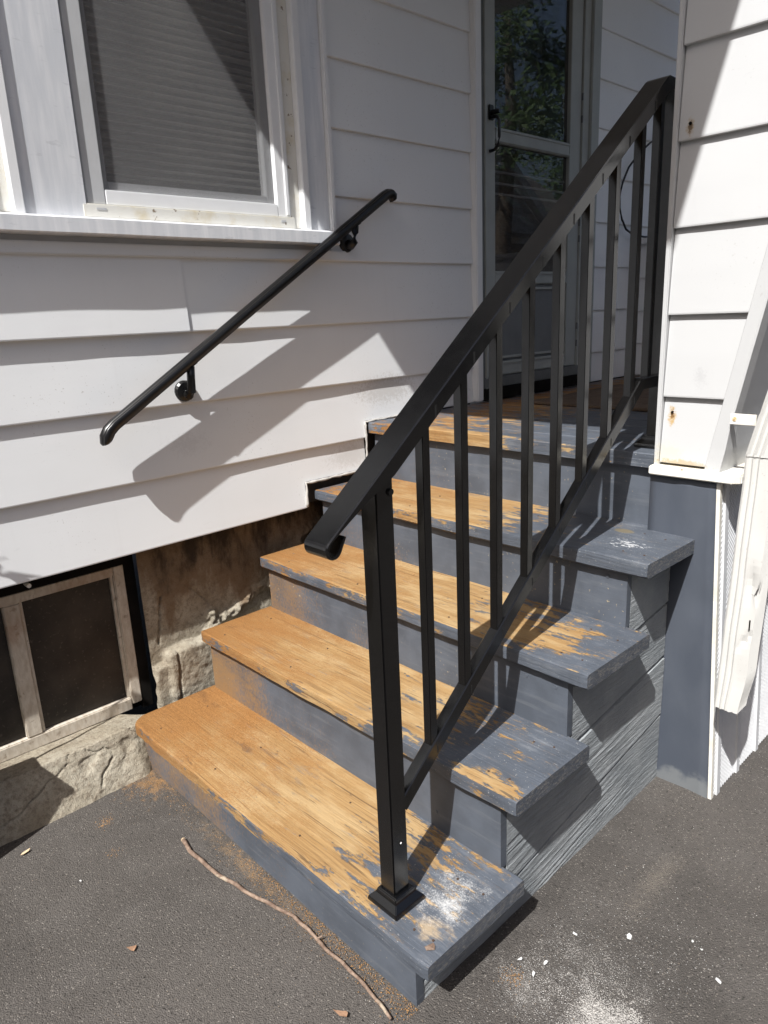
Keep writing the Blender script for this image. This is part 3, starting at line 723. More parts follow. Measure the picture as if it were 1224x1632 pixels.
# corner panel beneath the pier
bm = bmesh.new(); nx, nz = 8, 40; g = []
for j in range(nz + 1):
    t = j / nz; z = GZ - .03 + t * (.842 - GZ + .03); xr = 1.302 - .043 * t; xl = 1.0925
    g.append([bm.verts.new((xl + (xr - xl) * i / nx, 1.0 + .0035 * fnoise(i * .13, z, 2, 3.2) + (.004 * math.exp(-((z - .52) / .05)**2) * sm(3, 8, i)), z)) for i in range(nx + 1)])
for j in range(nz):
    for i in range(nx): bm.faces.new((g[j][i], g[j][i + 1], g[j + 1][i + 1], g[j + 1][i]))
ext = bmesh.ops.extrude_face_region(bm, geom=bm.faces[:]); 
for v in ext['geom']:
    if isinstance(v, bmesh.types.BMVert): v.co.y += .018
obj('corner_panel', bm, 'panel', porch, True)
# white corner bead and lattice skirt on the side
obj('corner_bead', loft([[(1.3035 - .043 * t, 1.000, z), (1.3125 - .043 * t, 1.0005, z), (1.3125 - .043 * t, 1.014, z), (1.3035 - .043 * t, 1.014, z)] for t, z in ((0, GZ - .01), (.25, .19), (.5, .40), (1, .838))]), 'trim', porch)
def xs_(z): return 1.3085 - .043 * (z - GZ) / .86
def rail_piece(n, y0, y1, z0, z1, th, mt):
    return obj(n, loft([[(xs_(z) - .012, y0, z), (xs_(z) + th, y0, z), (xs_(z) + th, y1, z), (xs_(z) - .012, y1, z)] for z in (z0, z1)]), mt, porch)
for y in (1.028, 1.160, 1.300, 1.445, 1.60, 1.76, 1.92): rail_piece('lattice_batten', y, y + .020, GZ - .005, .838, .007, 'lattice')
bm = bmesh.new()
def strip(y0, z0, y1, z1, off):
    d = Vector((0, y1 - y0, z1 - z0)); 
    if d.length < .004: return
    nrm = Vector((0, -d.z, d.y)).normalized() * .0030
    p = [Vector((xs_(z0) + off, y0, z0)), Vector((xs_(z1) + off, y1, z1))]
    a = [p[0] - nrm, p[0] + nrm, p[1] + nrm, p[1] - nrm]; lo = [bm.verts.new(q) for q in a]; up = [bm.verts.new(q - Vector((.0022, 0, 0))) for q in a]
    bm.faces.new(lo); bm.faces.new(up[::-1])
    for i in range(4): bm.faces.new((lo[i], up[i], up[(i + 1) % 4], lo[(i + 1) % 4]))
ZA, ZB, YA, YB = GZ, .83, 1.016, 1.95
for sgn in (1, -1):
    k = -90
    while k < 130:
        c0 = YA + k * .0135
        # y = c0 + sgn' * (z - ZA)
        y_at = (lambda z: c0 + (z - ZA)) if sgn > 0 else (lambda z: c0 + (ZB - z))
        ya, yb = y_at(ZA), y_at(ZB); z0, z1 = ZA, ZB
        lo_, hi_ = min(ya, yb), max(ya, yb)
        if hi_ > YA and lo_ < YB:
            def clip(yq): return ZA + (yq - c0) if sgn > 0 else ZB - (yq - c0)
            pts = sorted([(max(YA, lo_), clip(max(YA, lo_))), (min(YB, hi_), clip(min(YB, hi_)))])
            strip(*pts[0], *pts[1], .002 if sgn > 0 else -.0004)
        k += 1
stuff(obj('lattice_strips', bm, 'lattice', porch))
obj('lattice_backing', loft([[(xs_(z) - .012, 1.02, z), (xs_(z) - .006, 1.02, z), (xs_(z) - .006, 1.96, z), (xs_(z) - .012, 1.96, z)] for z in (GZ - .02, .838)]), 'lattice_back', porch)
# knee walls round the porch
def flat_board(p0, p1, out, zb, zt, parent, mat='siding', lip=.011):
    p0, p1, out = Vector(p0), Vector(p1), Vector(out); rings = []
    for i in range(9):
        p = p0.lerp(p1, i / 8); wv = .0008 * fnoise(p.x + p.y, zb, 3, 3)
        q = lambda d, z: (p.x + out.x * (d + wv), p.y + out.y * (d + wv), z)
        rings.append([q(-.02, zt), q(-lip, zt), q(0, zb + .002), q(-.002, zb), q(-.02, zb)])
    return obj('siding_board', loft(rings), mat, parent)
for k in range(4):
    flat_board((.0, 2.95, 0), (1.27, 2.95, 0), (0, -1, 0), .895 + k * .165, .895 + (k + 1) * .165 + .003, porch)
obj('wall_cap', box(.0, 1.31, 2.93, 3.06, 1.558, 1.585), 'siding', porch, bevel=.003)
obj('wall_core', box(.0, 1.27, 2.972, 3.04, .84, 1.557), 'siding', porch)
obj('wall_core', box(1.24, 1.30, 1.21, 2.94, .84, 1.50), 'siding', porch)
obj('wall_cap', box(1.225, 1.315, 1.208, 2.928, 1.5002, 1.525), 'siding', porch, bevel=.003)
obj('rear_post', box(1.20, 1.30, 2.945, 3.045, 1.586, 2.995), 'siding', porch, bevel=.004)
# pier with lap siding; its outer edge leans outward
pier = bpy.data.objects.new('porch_pier', None); C.objects.link(pier); pier.parent = porch; tag(pier, 'bright white sided porch pier with leaning outer edge')
PX0 = 1.1015
def pedge(z): return 1.243 + (z - .873) * .195 if z < 1.7 else 1.243 + .827 * .195
rowz = [.872, 1.0375, 1.2335, 1.4295, 1.6145, 1.8085, 2.0, 2.2, 2.4, 2.6, 2.8, 3.0]
for a, b_ in zip(rowz, rowz[1:]):
    rings = []; h_ = b_ - a
    for k in range(13):
        t = k / 12; wv = .0009 * fnoise(t * .3, a * 4, 2, 5) + .0004 * fnoise(t, a, 5, 9)
        def q(dy, z): return (PX0 + .010 + (pedge(z) - .006 - PX0 - .010) * t, 1.0105 - dy - wv * (1 if dy > .0 else 0), z)
        rings.append([q(-.022, b_ + .003), q(-.010 + .0002, b_ + .003), q(-.003, (a + b_) / 2), q(.0025, a + .004), q(.0020, a + .0008), q(-.001, a), q(-.022, a)])
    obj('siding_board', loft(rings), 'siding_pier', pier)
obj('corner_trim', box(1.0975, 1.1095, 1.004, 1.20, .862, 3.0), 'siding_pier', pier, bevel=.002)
# folded metal corner on the leaning edge, dented near the foot
rings = []
for k in range(40):
    z = .866 + k * (2.13 / 39); e = pedge(z) - .004; d_ = .010 * math.exp(-((z - .945) / .018)**2) if z < 1.0 else 0
    w_ = .024 + .002 * fnoise(z, 0, 0, 7) + (.004 if z < .945 else 0)
    rings.append([(e - .010, 1.0005 + d_ * .3, z), (e - .0085, .9985 + d_ * .3, z), (e + w_ - .004 - d_ * .4, .9945 + d_ * .8, z), (e + w_ - d_ * .4, .9965 + d_ * .6, z), (e + w_ + .003, 1.030, z), (e + w_ + .003, 1.20, z), (e - .004, 1.20, z)])
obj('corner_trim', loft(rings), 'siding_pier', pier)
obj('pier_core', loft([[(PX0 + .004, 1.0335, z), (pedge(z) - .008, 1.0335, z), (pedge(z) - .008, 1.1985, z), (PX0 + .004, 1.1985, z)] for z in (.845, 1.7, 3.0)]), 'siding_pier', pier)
obj('drip_board', prism([(1.094, .984), (1.300, .984), (1.318, .998), (1.318, 1.21), (1.094, 1.21)], 'z', .8425, .8655), 'trim', pier, bevel=.003)
def yb_at(z):
    for a, b_ in zip(rowz, rowz[1:]):
        if a <= z < b_: return 1.0105 - .0025 + .012 * (z - a) / (b_ - a)
obj('nail_hole', tube([(1.133, yb_at(.99) - .0030, 1.000), (1.133, yb_at(.99) + .002, 1.000)], .003, 8), 'black_gap', pier)
obj('nail_hole', tube([(1.1365, yb_at(1.64) - .0030, 1.648), (1.1365, yb_at(1.64) + .002, 1.648)], .0035, 8), 'black_gap', pier)

# roof over the porch (its front edge shades the wall and the door)
roof = thing('porch_roof', 'shingled porch roof with white soffit above the steps', 'roof')
obj('soffit', box(-.02, 1.485, -.19, 3.3, 3.0, 3.025), 'soffit', roof)
obj('fascia', box(-.02, 1.485, -.205, -.1905, 3.0, 3.12), 'soffit', roof)
obj('shingle_slope', prism([(-.02, 3.5), (-.02, 3.03), (1.51, 3.03), (1.51, 3.06)], 'y', -.18, 3.3), 'roof', roof)

# ------------------------------------------------------------------ downspout
ds = thing('downspout', 'dented cream ribbed metal downspout in front of white lattice', 'downspout')
def ds_ring(z, kx=0, ky=0, sc=1):
    t = (z - .30) / .64
    x0 = 1.3235 + .022 * t + .19 * max(0, z - .93) + kx; y0 = .935 + ky; wx = .064 * sc; wy = .062 * sc; pts = []
    for i in range(15):          # front, ribbed
        u = i / 14; pts.append((x0 + wx * u, y0 - (.0034 if i in (1, 4, 7) else 0) + (.0014 if i in (2, 3, 5, 6) else 0), z))
    for i in range(1, 15):       # outer side, ribbed
        u = i / 14; pts.append((x0 + wx - (.0060 if i % 2 else 0) * (1 if i < 14 else 0), y0 + wy * u, z))
    pts += [(x0, y0 + wy, z)]
    return pts
rings = []
for k in range(150):
    z = .290 + k * (2.6 / 149)
    d1 = math.exp(-((z - .62) / .035)**2); d2 = sm(.40, .29, z); d3 = math.exp(-((z - .60) / .02)**2)
    rr = ds_ring(z, .0, .0, 1 - .12 * d2)
    out = []
    for i, (x, y, zz) in enumerate(rr):
        x += .0016 * fnoise(x * 9, z * 5, 1, 1.8) - (.010 * d3 * max(0, 1 - abs(i - 15) / 5))
        y += .0016 * fnoise(x * 8, z * 6, 5, 2.0) + (.009 * d1 * max(0, 1 - abs(i - 10) / 4)) + .006 * math.exp(-((z - .42 - .006 * i) / .012)**2) * max(0, 1 - abs(i - 11) / 5)
        zz += (.004 * fnoise(i * .5, 0, 3, 1)) if k == 0 else 0
        out.append((x, y, zz))
    rings.append(out)
obj('pipe', loft(rings, True, False), 'spout', ds)
obj('pipe_joint', loft([[(p[0] + (.0022 if i > 14 else 0), p[1] - (.0022 if i < 15 else 0), z) for i, p in enumerate(ds_ring(z, 0, 0, 1.03))] for z in (.925, .930, 1.02)], True, False), 'spout', ds)
obj('strap', box(1.285, 1.342, .985, .9905, .985, 1.010), 'trim', ds, bevel=.001)
obj('strap_screw', tube([(1.295, .9835, .998), (1.295, .988, .998)], .005, 8), 'rust', ds)
obj('slit', box(1.386, 1.3885, .9325, .9365, .515, .54), 'black_gap', ds)

# ------------------------------------------------------------------ railing
rail = thing('stair_railing', 'black square-tube metal stair railing with curled end beside the open side', 'railing')
def rx(y): return 1.0588 - .0118 * y
def rz(y): return .9665 + .7769 * y
def bz(y): return .2793 + .8091 * y
HW = .0295
def cap_profile(x, y, z, nrm, dep, wd=HW):
    # rounded rectangular section; nrm = unit (ny, nz) pointing up out of the top face
    ny, nz = nrm; r_ = .0022
    sec = [(-wd, -dep), (-wd, -r_), (-wd + r_, 0), (wd - r_, 0), (wd, -r_), (wd, -dep)]
    return [(x + a, y + ny * b_, z + nz * b_) for a, b_ in sec]
al = math.atan(.7769); nrm = (-math.sin(al), math.cos(al)); tdir = (math.cos(al), math.sin(al))
rings = []
# curl at the lower end: starts under, goes round, then up the slope
yc, zc = -.060, rz(-.060); rad = .0175
cy_, cz_ = yc - nrm[0] * rad, zc - nrm[1] * rad
ret = []
a_end = math.atan2(nrm[1], nrm[0])                        # angle of the top normal
a_st = a_end + R(205)
for k in range(4):
    t = (1 - k / 3) * .026; a = a_st; ty, tz = (math.sin(a), -math.cos(a))
    py, pz = cy_ + rad * math.cos(a) - ty * t, cz_ + rad * math.sin(a) - tz * t
    rings.append(cap_profile(rx(-.06), py, pz, (math.cos(a), math.sin(a)), .0045))
for k in range(1, 15):
    a = a_st + (a_end - a_st) * k / 14
    rings.append(cap_profile(rx(-.06), cy_ + rad * math.cos(a), cz_ + rad * math.sin(a), (math.cos(a), math.sin(a)), .0045))
for y, dp in ((-.05, .0055), (-.02, .009), (.02, .015), (.055, .024), (.075, .028), (.3, .028), (.6, .028), (.9, .028), (1.018, .028)):
    rings.append(cap_profile(rx(y), y, rz(y), nrm, dp))
a2 = (0, 1)
rings.append(cap_profile(rx(1.03), 1.028, rz(1.018) + .005, (-.25, .97), .028)); rings.append(cap_profile(rx(1.1), 1.14, rz(1.018) + .002, a2, .028))
tr = obj('top_rail', loft(rings), 'black', rail)
# bottom rail
rings = []
def sec2(y, z, nr_, dep=.030, wd=.013): return cap_profile(rx(y), y, z, nr_, dep, wd)
al2 = math.atan(.8091); n2 = (-math.sin(al2), math.cos(al2))
for y in (.085, .3, .6, .9, .985): rings.append(sec2(y, bz(y), n2))
rings.append(sec2(.998, bz(.985) + .006, (-.3, .95))); rings.append(sec2(1.11, bz(.985) + .008, (0, 1)))
br = obj('bottom_rail', loft(rings), 'black', rail)
PW = .0205
def sqtube(x, y, z0, z1, hw, nm, slope=None, parent=rail, bev=.002):
    bm = bmesh.new()
    v = []
    for z in (z0, z1):
        for a, b_ in ((-1, -1), (1, -1), (1, 1), (-1, 1)):
            zz = z + (slope[0 if z == z0 else 1] * b_ * hw if slope else 0)
            v.append(bm.verts.new((x + a * hw, y + b_ * hw, zz)))
    for f in ((0, 1, 2, 3), (7, 6, 5, 4), (0, 4, 5, 1), (1, 5, 6, 2), (2, 6, 7, 3), (3, 7, 4, 0)): bm.faces.new([v[i] for i in f])
    return obj(nm, bm, 'black', parent, bevel=bev)
py = .0735; pxx = 1.0632
post = sqtube(pxx - .004, py, Z[0], rz(py) - .012, PW, 'post', (0, .78), bev=.0025)
post2 = sqtube(1.047, 1.118, Z[4], rz(1.018) - .010, PW, 'post', bev=.0025)
def foot(x, y, z, parent):
    rings = []
    for h_, w_ in ((0, .041), (.007, .041), (.010, .039), (.020, .029), (.023, .0275), (.028, .0265), (.030, .0245)):
        rings.append([(x + a * w_, y + b_ * w_, z + h_) for a, b_ in ((-1, -1), (1, -1), (1, 1), (-1, 1))])
    return obj('base_cover', loft(rings), 'black', parent, bevel=.0012)
foot(pxx - .002, py, Z[0] + .0015, post); foot(1.047, 1.112, Z[4] + .0015, post2)
obj('screw', tube([(pxx + PW - .006, py + .004, .268), (pxx + PW - .0015, py + .004, .268)], [.0065, .005], 10), 'black', post)
obj('hinge_bolt', tube([(pxx + PW - .006, py + .012, rz(py) - .05), (pxx + PW + .000, py + .012, rz(py) - .05)], [.008, .006], 10), 'iron', post)
BH = .0098
for k in range(9):
    y = .193 + .1085 * k if k < 8 else 1.038
    zt = rz(min(y, 1.018)) - .018; zb = bz(min(y, .985)) - .012
    bl = sqtube(rx(y), y, zb, zt, BH, 'baluster', (.81, .78) if k < 8 else None, bev=.0012)
    if k < 8:
        yy = y + .006
        obj('slot', box(rx(yy) + HW - .001, rx(yy) + HW + .0006, yy - .0024, yy + .0024, rz(yy) - .034, rz(yy) - .013), 'slot', tr)
        obj('slot', box(rx(yy) + .013 - .001, rx(yy) + .0136, yy - .0016, yy + .0016, bz(yy) - .034, bz(yy) - .016), 'slot', br)

# ------------------------------------------------------------------ wall handrail
hr = thing('wall_handrail', 'black moulded metal handrail on two brackets below the window', 'handrail')
A = Vector((.046, .062, 1.012)); B = Vector((.046, 1.100, 1.652)); dv = (B - A).normalized()
up_ = Vector((-1, 0, 0)).cross(dv).normalized() * -1
if up_.z < 0: up_ = -up_
sec = []
for (a, b_) in ((-.017, -.006), (-.019, .002), (-.017, .010), (-.0135, .0125), (-.012, .0105), (-.010, .0135), (-.004, .0165), (.004, .0165), (.010, .0135), (.012, .0105), (.0135, .0125), (.017, .010), (.019, .002), (.017, -.006), (.011, -.010), (.0095, -.015), (-.0095, -.015), (-.011, -.010)): sec.append((a, b_))
def hring(p, upv, s=1.0): return [p + Vector((1, 0, 0)) * a * s + upv * b_ * s for a, b_ in sec]
rings = []
# lower end: droops and tapers
for (t, drop, tilt, s) in ((-.034, -.030, 75, .72), (-.034, -.024, 66, .95), (-.030, -.012, 42, 1.06), (-.020, -.004, 18, 1.03), (0, 0, 0, 1.0)):
    u2 = Matrix.Rotation(R(tilt), 3, 'X') @ up_; rings.append(hring(A + dv * t + Vector((0, 0, drop)), u2, s))
for t in (.25, .5, .75): rings.append(hring(A.lerp(B, t), up_))
for (t, drop, tilt, s) in ((0, 0, 0, 1), (.018, -.002, -16, 1.0), (.036, -.010, -40, 1.0), (.048, -.024, -68, .95), (.050, -.036, -85, .75)):
    u2 = Matrix.Rotation(R(tilt), 3, 'X') @ up_; rings.append(hring(B + dv * t + Vector((0, 0, drop)), u2, s))
obj('bar', loft(rings), 'iron', hr, True)
for (fy_, fz_) in ((.3034, 1.0750), (.9596, 1.5030)):
    bk = bpy.data.objects.new('bracket', None); C.objects.link(bk); bk.parent = hr
    ry_ = fy_ + .000; t = (ry_ - A.y) / (B.y - A.y); rzz = A.z + (B.z - A.z) * t - .014
    obj('flange', tube([(-.012, fy_, fz_), (.002, fy_, fz_), (.008, fy_, fz_ - .001), (.012, fy_, fz_ - .001)], [.031, .031, .027, .014], 20), 'iron', bk)
    obj('arm', tube([(.006, fy_, fz_ - .004), (.024, fy_, fz_ - .010), (.040, fy_, fz_ + .000), (.046, fy_, (fz_ + rzz) / 2 + .004), (.046, fy_ + .002, rzz)], [.015, .0145, .0125, .0115, .012], 10), 'iron', bk, True)
    obj('saddle', loft([[Vector((.046, fy_, rzz)) + Vector((a, 0, 0)) + dv * c + up_ * b_ for a, b_ in ((-.010, -.004), (.010, -.004), (.010, .002), (-.010, .002))] for c in (-.022, .022)]), 'iron', bk)

# ------------------------------------------------------------------ things lying about
bm = bmesh.new()
rings = [];
mt = thing('door_mat', 'brown coir doormat lying before the storm door', 'mat')
mx0, mx1, my0, my1 = .20, .72, 1.70, 2.46
g = [[None] * 21 for _ in range(15)]; bm = bmesh.new()
for i in range(15):
    for j in range(21):
        x = mx0 + (mx1 - mx0) * i / 14; y = my0 + (my1 - my0) * j / 20
        g[i][j] = bm.verts.new((x + .006 * fnoise(x, y, 0, 6), y + .006 * fnoise(x, y, 3, 6), Z[4] + .009 + .004 * fnoise(x, y, 5, 7)))
for i in range(14):
    for j in range(20): bm.faces.new((g[i][j], g[i + 1][j], g[i + 1][j + 1], g[i][j + 1]))
ex = bmesh.ops.extrude_face_region(bm, geom=bm.faces[:])
for v in ex['geom']:
    if isinstance(v, bmesh.types.BMVert): v.co.z = Z[4] + .001
obj('pile', bm, 'mat_brown', mt, True)
cb = tag(obj('cable', tube([(.02, 3.25, 2.13), (.022, 3.11, 2.085), (.022, 2.985, 2.035), (.022, 2.874, 1.972), (.022, 2.785, 1.905), (.022, 2.733, 1.833), (.022, 2.708, 1.77), (.022, 2.713, 1.719), (.022, 2.74, 1.665), (.022, 2.783, 1.622), (.025, 2.86, 1.596), (.03, 2.96, 1.592), (.03, 3.15, 1.60)], .005, 8), 'cable', smooth=True), 'thin black cable hanging in a loop on the siding past the door', 'cable')
cap = thing('plastic_cap', 'small white round cap standing on the fourth tread by the riser', 'cap')
obj('rim', tube([(.858, 1.012, Z[3]), (.858, 1.012, Z[3] + .010), (.858, 1.012, Z[3] + .012)], [.011, .011, .0095], 18), 'chip_white', cap)
# twig
tw = thing('twig', 'long thin crooked brown twig lying along the bottom step', 'twig')
tp = [(.4195, -.0629), (.47, -.072), (.52, -.068), (.5905, -.0649), (.65, -.052), (.6959, -.0456), (.76, -.028), (.8215, -.0134), (.88, -.014), (.9366, -.0176), (.99, -.014), (1.0448, -.017), (1.10, -.022), (1.150, -.030)]
fine = []
for i in range(len(tp) - 1):
    for s_ in range(4):
        t = s_ / 4; x = tp[i][0] * (1 - t) + tp[i + 1][0] * t; y = tp[i][1] * (1 - t) + tp[i + 1][1] * t
        fine.append((x, y - .006 + .0025 * fnoise(x, y, 0, 30), GZ + .009 + .002 * fnoise(x, 3, 0, 12)))
fine.append((tp[-1][0], tp[-1][1] - .006, GZ + .008))
obj('stem', tube(fine, [.0054 - .0022 * i / len(fine) + .0009 * fnoise(i * .7, 0, 0) for i in range(len(fine))], 8), 'bark', tw, True)
p0 = Vector(fine[0]); p1 = Vector(fine[1]); dd = (p0 - p1).normalized()
obj('cut_end', tube([p0 - dd * .001, p0 + dd * .003], [.0060, .0054], 8), 'cut_wood', tw)
obj('bud', tube([Vector(fine[34]), Vector(fine[34]) + Vector((.006, .010, .006))], [.003, .0012], 6), 'bark', tw)
# flakes, leaves, splinters
def flake(name, label, cat, x, y, z, r_, mt, group=None, curl=.0, el=1.6):
    bm = bmesh.new(); n = 6; a0 = random.random() * 6; c_, s_ = math.cos(a0), math.sin(a0); pts = []
    for i in range(n):
        a = i * 2 * math.pi / n; q_ = r_ * random.uniform(.45, 1.25); px, py_ = q_ * math.cos(a) * el, q_ * math.sin(a)
        pts.append((x + px * c_ - py_ * s_, y + px * s_ + py_ * c_, z + .0012 + curl * (px * px) / (r_ * r_ * el * el) * r_ + random.uniform(0, .0008)))
    lo = [bm.verts.new((p[0], p[1], p[2] - .0012)) for p in pts]; up = [bm.verts.new(p) for p in pts]; c1 = bm.verts.new((x, y, z + .0022))
    for i in range(n):
        j = (i + 1) % n; bm.faces.new((lo[i], lo[j], up[j], up[i])); bm.faces.new((up[i], up[j], c1))
    bm.faces.new(lo[::-1])
    return tag(obj(name, bm, mt), label, cat, group)
for (x, y, r_) in ((1.2907, .3724, .005), (1.3767, .4441, .008), (1.2854, .2715, .0065), (1.2447, .2423, .005), (1.4744, .5231, .004), (1.4957, .516, .0035), (1.284, .23, .005), (1.5495, .4681, .005), (.36, -.31, .004)):
    r_ *= .8
    flake('paint_flake', 'small white paint flake lying on the asphalt', 'paint flake', x, y, GZ + .004, r_, 'chip_white', 'white paint flakes on the asphalt', el=random.uniform(1.0, 2.2))
flake('dry_leaf', 'small curled tan leaf lying beyond the twig', 'leaf', 1.0745, -.0917, GZ + .004, .007, 'leaf_dry', curl=1.1, el=2.2)
flake('dry_leaf', 'reddish brown dry leaf lying alone on the open asphalt', 'leaf', .6393, -.3086, GZ + .004, .009, 'leaf_dry', curl=.5, el=1.2)
flake('bark_chip', 'pale wood chip on the asphalt under the basement window', 'wood chip', .1561, -.3727, GZ + .004, .006, 'cut_wood', curl=.2, el=2.4)
flake('bark_chip', 'rusty dark flake on the right front corner of the bottom tread', 'wood chip', 1.188, .036, Z[0] + .001, .0075, 'bark', curl=.1, el=1.7)
flake('dry_leaf', 'orange dry leaf fragments at the foot of the lattice', 'leaf', 1.345, 1.36, GZ + .004, .014, 'leaf_dry', curl=.6, el=1.2)
# uncountable grit and sawdust
def grit(name, n, gen, smin, smax, mt, label, cat):
    bm = bmesh.new()
    for _ in range(n):
        x, y, z = gen(); s_ = smin + (smax - smin) * random.random()**3
        a = random.random() * 6.28; v = []
        for k in range(3): v.append(bm.verts.new((x + s_ * math.cos(a + k * 2.1) * random.uniform(.6, 1.3), y + s_ * math.sin(a + k * 2.1) * random.uniform(.6, 1.3), z)))
        t = bm.verts.new((x, y, z + s_ * random.uniform(.5, 1.0)))
        for k in range(3): bm.faces.new((v[k], v[(k + 1) % 3], t))
    return stuff(tag(obj(name, bm, mt), label, cat))
def on_ground(x0, x1, y0, y1):
    def g_():
        while True:
            x = random.uniform(x0, x1); y = random.uniform(y0, y1)
            if x < WT and y > .02: continue
            if x < .10: continue
            if x < 1.32 and y > .99: continue
            return x, y, GZ + .0005
    return g_
grit('pale_grit', 5200, on_ground(.1, 1.95, -1.0, 1.3), .0004, .0016, 'grit_white', 'pale grit scattered over the asphalt', 'grit')
grit('tan_grit', 7000, on_ground(.1, 1.95, -1.0, 1.3), .0005, .0021, 'grit_tan', 'tan grit scattered over the asphalt', 'grit')
def gauss_ground():
    while True:
        x = random.gauss(1.42, .16); y = random.gauss(.27, .15)
        if x > WT + .01 or y < -.01: return x, y, GZ + .0005
grit('white_dust', 4200, gauss_ground, .0004, .0012, 'chip_white', 'white dust spilled on the asphalt by the bottom step', 'dust')
def saw():
    k = random.random()
    if k < .55:
        x = random.uniform(.12, 1.17); return x, .018 - abs(random.gauss(0, .022)), GZ + .0005 + .002 * random.random()
    if k < .70: return random.gauss(.14, .06), random.gauss(-.01, .04), GZ + .001
    if k < .80: 
        c = random.choice(((.19, -.176), (.318, -.204), (.25, -.12), (1.255, .20))); return c[0] + random.gauss(0, .012), c[1] + random.gauss(0, .012), GZ + .001
    i = random.choice((0, 0, 1, 1, 2)); x = abs(random.gauss(0, .42)); 
    return min(x, 1.0), Y[i + 1] + N - .003 - abs(random.gauss(0, .05 if i else .09)), Z[i] + .001
grit('sawdust', 7500, saw, .0006, .0021, 'dust', 'orange sawdust along the bottom step', 'sawdust')

# ------------------------------------------------------------------ off to the side: things that shade or are mirrored in the glass
bx_ = thing('ledge_shadow_box', 'low grey wooden box added out of view to cast the foundation ledge shadow', 'box')  # unseen box, added to throw the diagonal shadow onto the foundation ledge
obj('body', box(.025, .155, -1.25, -.505, GZ, .42), 'bin', bx_, bevel=.004); obj('lid', box(.022, .162, -1.256, -.5, .4205, .445), 'bin', bx_, bevel=.004)
sh = thing('climbing_plant', 'leafy climbing stem on the wall beside the added low box', 'plant')
obj('stem', tube([(.06, -.60, .446), (.075, -.58, .7), (.08, -.545, .95), (.085, -.53, 1.06)], [.006, .005, .004, .003], 6), 'bark', sh)
bm = bmesh.new()
for (y, z, a, l_) in ((-.53, 1.02, .4, .07), (-.52, .95, -.9, .06), (-.56, .90, 1.2, .07), (-.50, 1.0, -.2, .06), (-.57, .98, 2.4, .06), (-.545, 1.07, 1.5, .05)):
    p = Vector((.083, y, z)); d = Vector((.25, math.cos(a), math.sin(a))).normalized(); s_ = d.cross(Vector((1, 0, 0))).normalized() * l_ * .24
    q = [p, p + d * l_ * .35 + s_, p + d * l_, p + d * l_ * .35 - s_]; vv = [bm.verts.new(k) for k in q]; v2 = [bm.verts.new(k + Vector((.0012, 0, 0))) for k in q]
    bm.faces.new(vv); bm.faces.new(v2[::-1])
    for i in range(4): bm.faces.new((vv[i], v2[i], v2[(i + 1) % 4], vv[(i + 1) % 4]))
obj('leaves', bm, 'leaf', sh)
nb = thing('neighbour_house', 'red brick neighbouring house with white gable trim across the drive', 'house')
obj('wall', box(9.5, 15, 5.5, 19, GZ, 2.9), 'brick', nb)
obj('roof', prism([(9.1, 2.9), (15.4, 2.9), (12.3, 5.2)], 'y', 5.2, 19.3), 'roof', nb)
obj('fascia', box(9.0, 9.09, 5.1, 19.4, 2.78, 2.96), 'soffit', nb)
gb = obj('gable_front', prism([(10.5, 2.9), (14.5, 2.9), (12.5, 4.3)], 'x', 8.3, 12.0), 'vinyl_grey', nb)
obj('gable_trim', prism([(10.2, 2.85), (10.5, 2.85), (12.5, 4.35), (14.5, 2.85), (14.8, 2.85), (12.5, 4.6)], 'x', 8.1, 8.29), 'soffit', nb)
for yq in (7.2, 9.2, 12.5, 16.2): 
    wn_ = obj('window', box(9.44, 9.499, yq, yq + 1.0, 1.0, 2.2), 'soffit', nb); obj('pane', box(9.42, 9.439, yq + .08, yq + .92, 1.08, 2.12), 'room', wn_)
bh = thing('sky_blocker_house', 'long dark brick house added behind the camera to darken reflections and sky fill', 'house')  # added house out of view: darkens mirrored surroundings and lessens sky fill
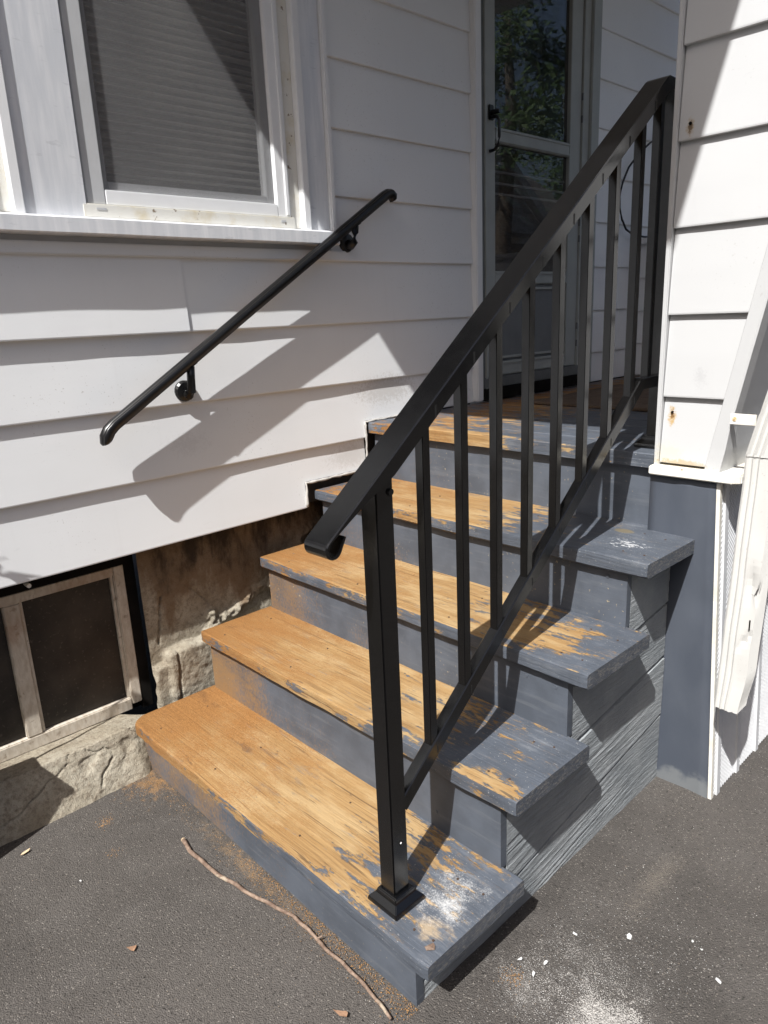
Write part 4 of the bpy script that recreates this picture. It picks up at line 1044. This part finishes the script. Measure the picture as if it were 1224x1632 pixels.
obj('wall', box(-9, 16, -17, -10.5, GZ, 5.2), 'brick', bh); obj('roof', prism([(-17.4, 5.2), (-10.1, 5.2), (-13.7, 7.6)], 'x', -9.3, 16.3), 'roof', bh)
for xq in (-5, -1, 3, 7, 11):
    for zq in (.9, 3.2):
        wq = obj('window', box(xq, xq + 1.1, -10.499, -10.44, zq, zq + 1.3), 'soffit', bh); obj('pane', box(xq + .08, xq + 1.02, -10.439, -10.42, zq + .08, zq + 1.22), 'room', wq)
gr = thing('sky_blocker_garage', 'beige garage with grey roof added out of view to block low sky light', 'garage')  # added garage out of view: keeps low blue sky out of the fill
obj('wall', box(7.5, 13, -9, 2.5, GZ, 3.0), 'beige', gr); obj('roof', prism([(7.2, 3.0), (13.3, 3.0), (10.2, 5.0)], 'y', -9.3, 2.8), 'roof', gr); obj('door', box(7.46, 7.499, -3, 0, GZ, 2.2), 'soffit', gr)
def tree(x, y, h, cr_r, seed, label, n=4200):
    rnd = random.Random(seed); t = thing('tree', label, 'tree')
    obj('trunk', tube([(x, y, GZ), (x + .1, y, h * .3), (x - .05, y + .1, h * .6), (x, y, h * .85)], [.24, .18, .11, .04], 8), 'trunk', t, True)
    bm = bmesh.new(); cl = [(Vector((x, y, h * .68)) + Vector((rnd.gauss(0, cr_r * .5), rnd.gauss(0, cr_r * .5), rnd.gauss(0, cr_r * .55))), rnd.uniform(.35, .7) * cr_r * .6) for _ in range(26)]
    for _ in range(n):
        c_, r_ = rnd.choice(cl); d = Vector((rnd.gauss(0, 1), rnd.gauss(0, 1), rnd.gauss(0, 1))).normalized() * r_ * rnd.random()**.4
        p = c_ + d; a = Vector((rnd.gauss(0, 1), rnd.gauss(0, 1), rnd.gauss(0, 1))).normalized(); b_ = a.orthogonal().normalized(); s_ = rnd.uniform(.06, .12)
        vv = [bm.verts.new(p + k) for k in (a * s_, b_ * s_ * .55, -a * s_, -b_ * s_ * .55)]; bm.faces.new(vv)
    obj('crown', bm, 'leaf', t)
tree(7.2, 11.4, 8.0, 1.5, 3, 'leafy green tree in front of the red brick neighbouring house')
tree(13.0, 24, 9, 2.6, 5, 'tall green tree beyond the end of the red brick neighbouring house')
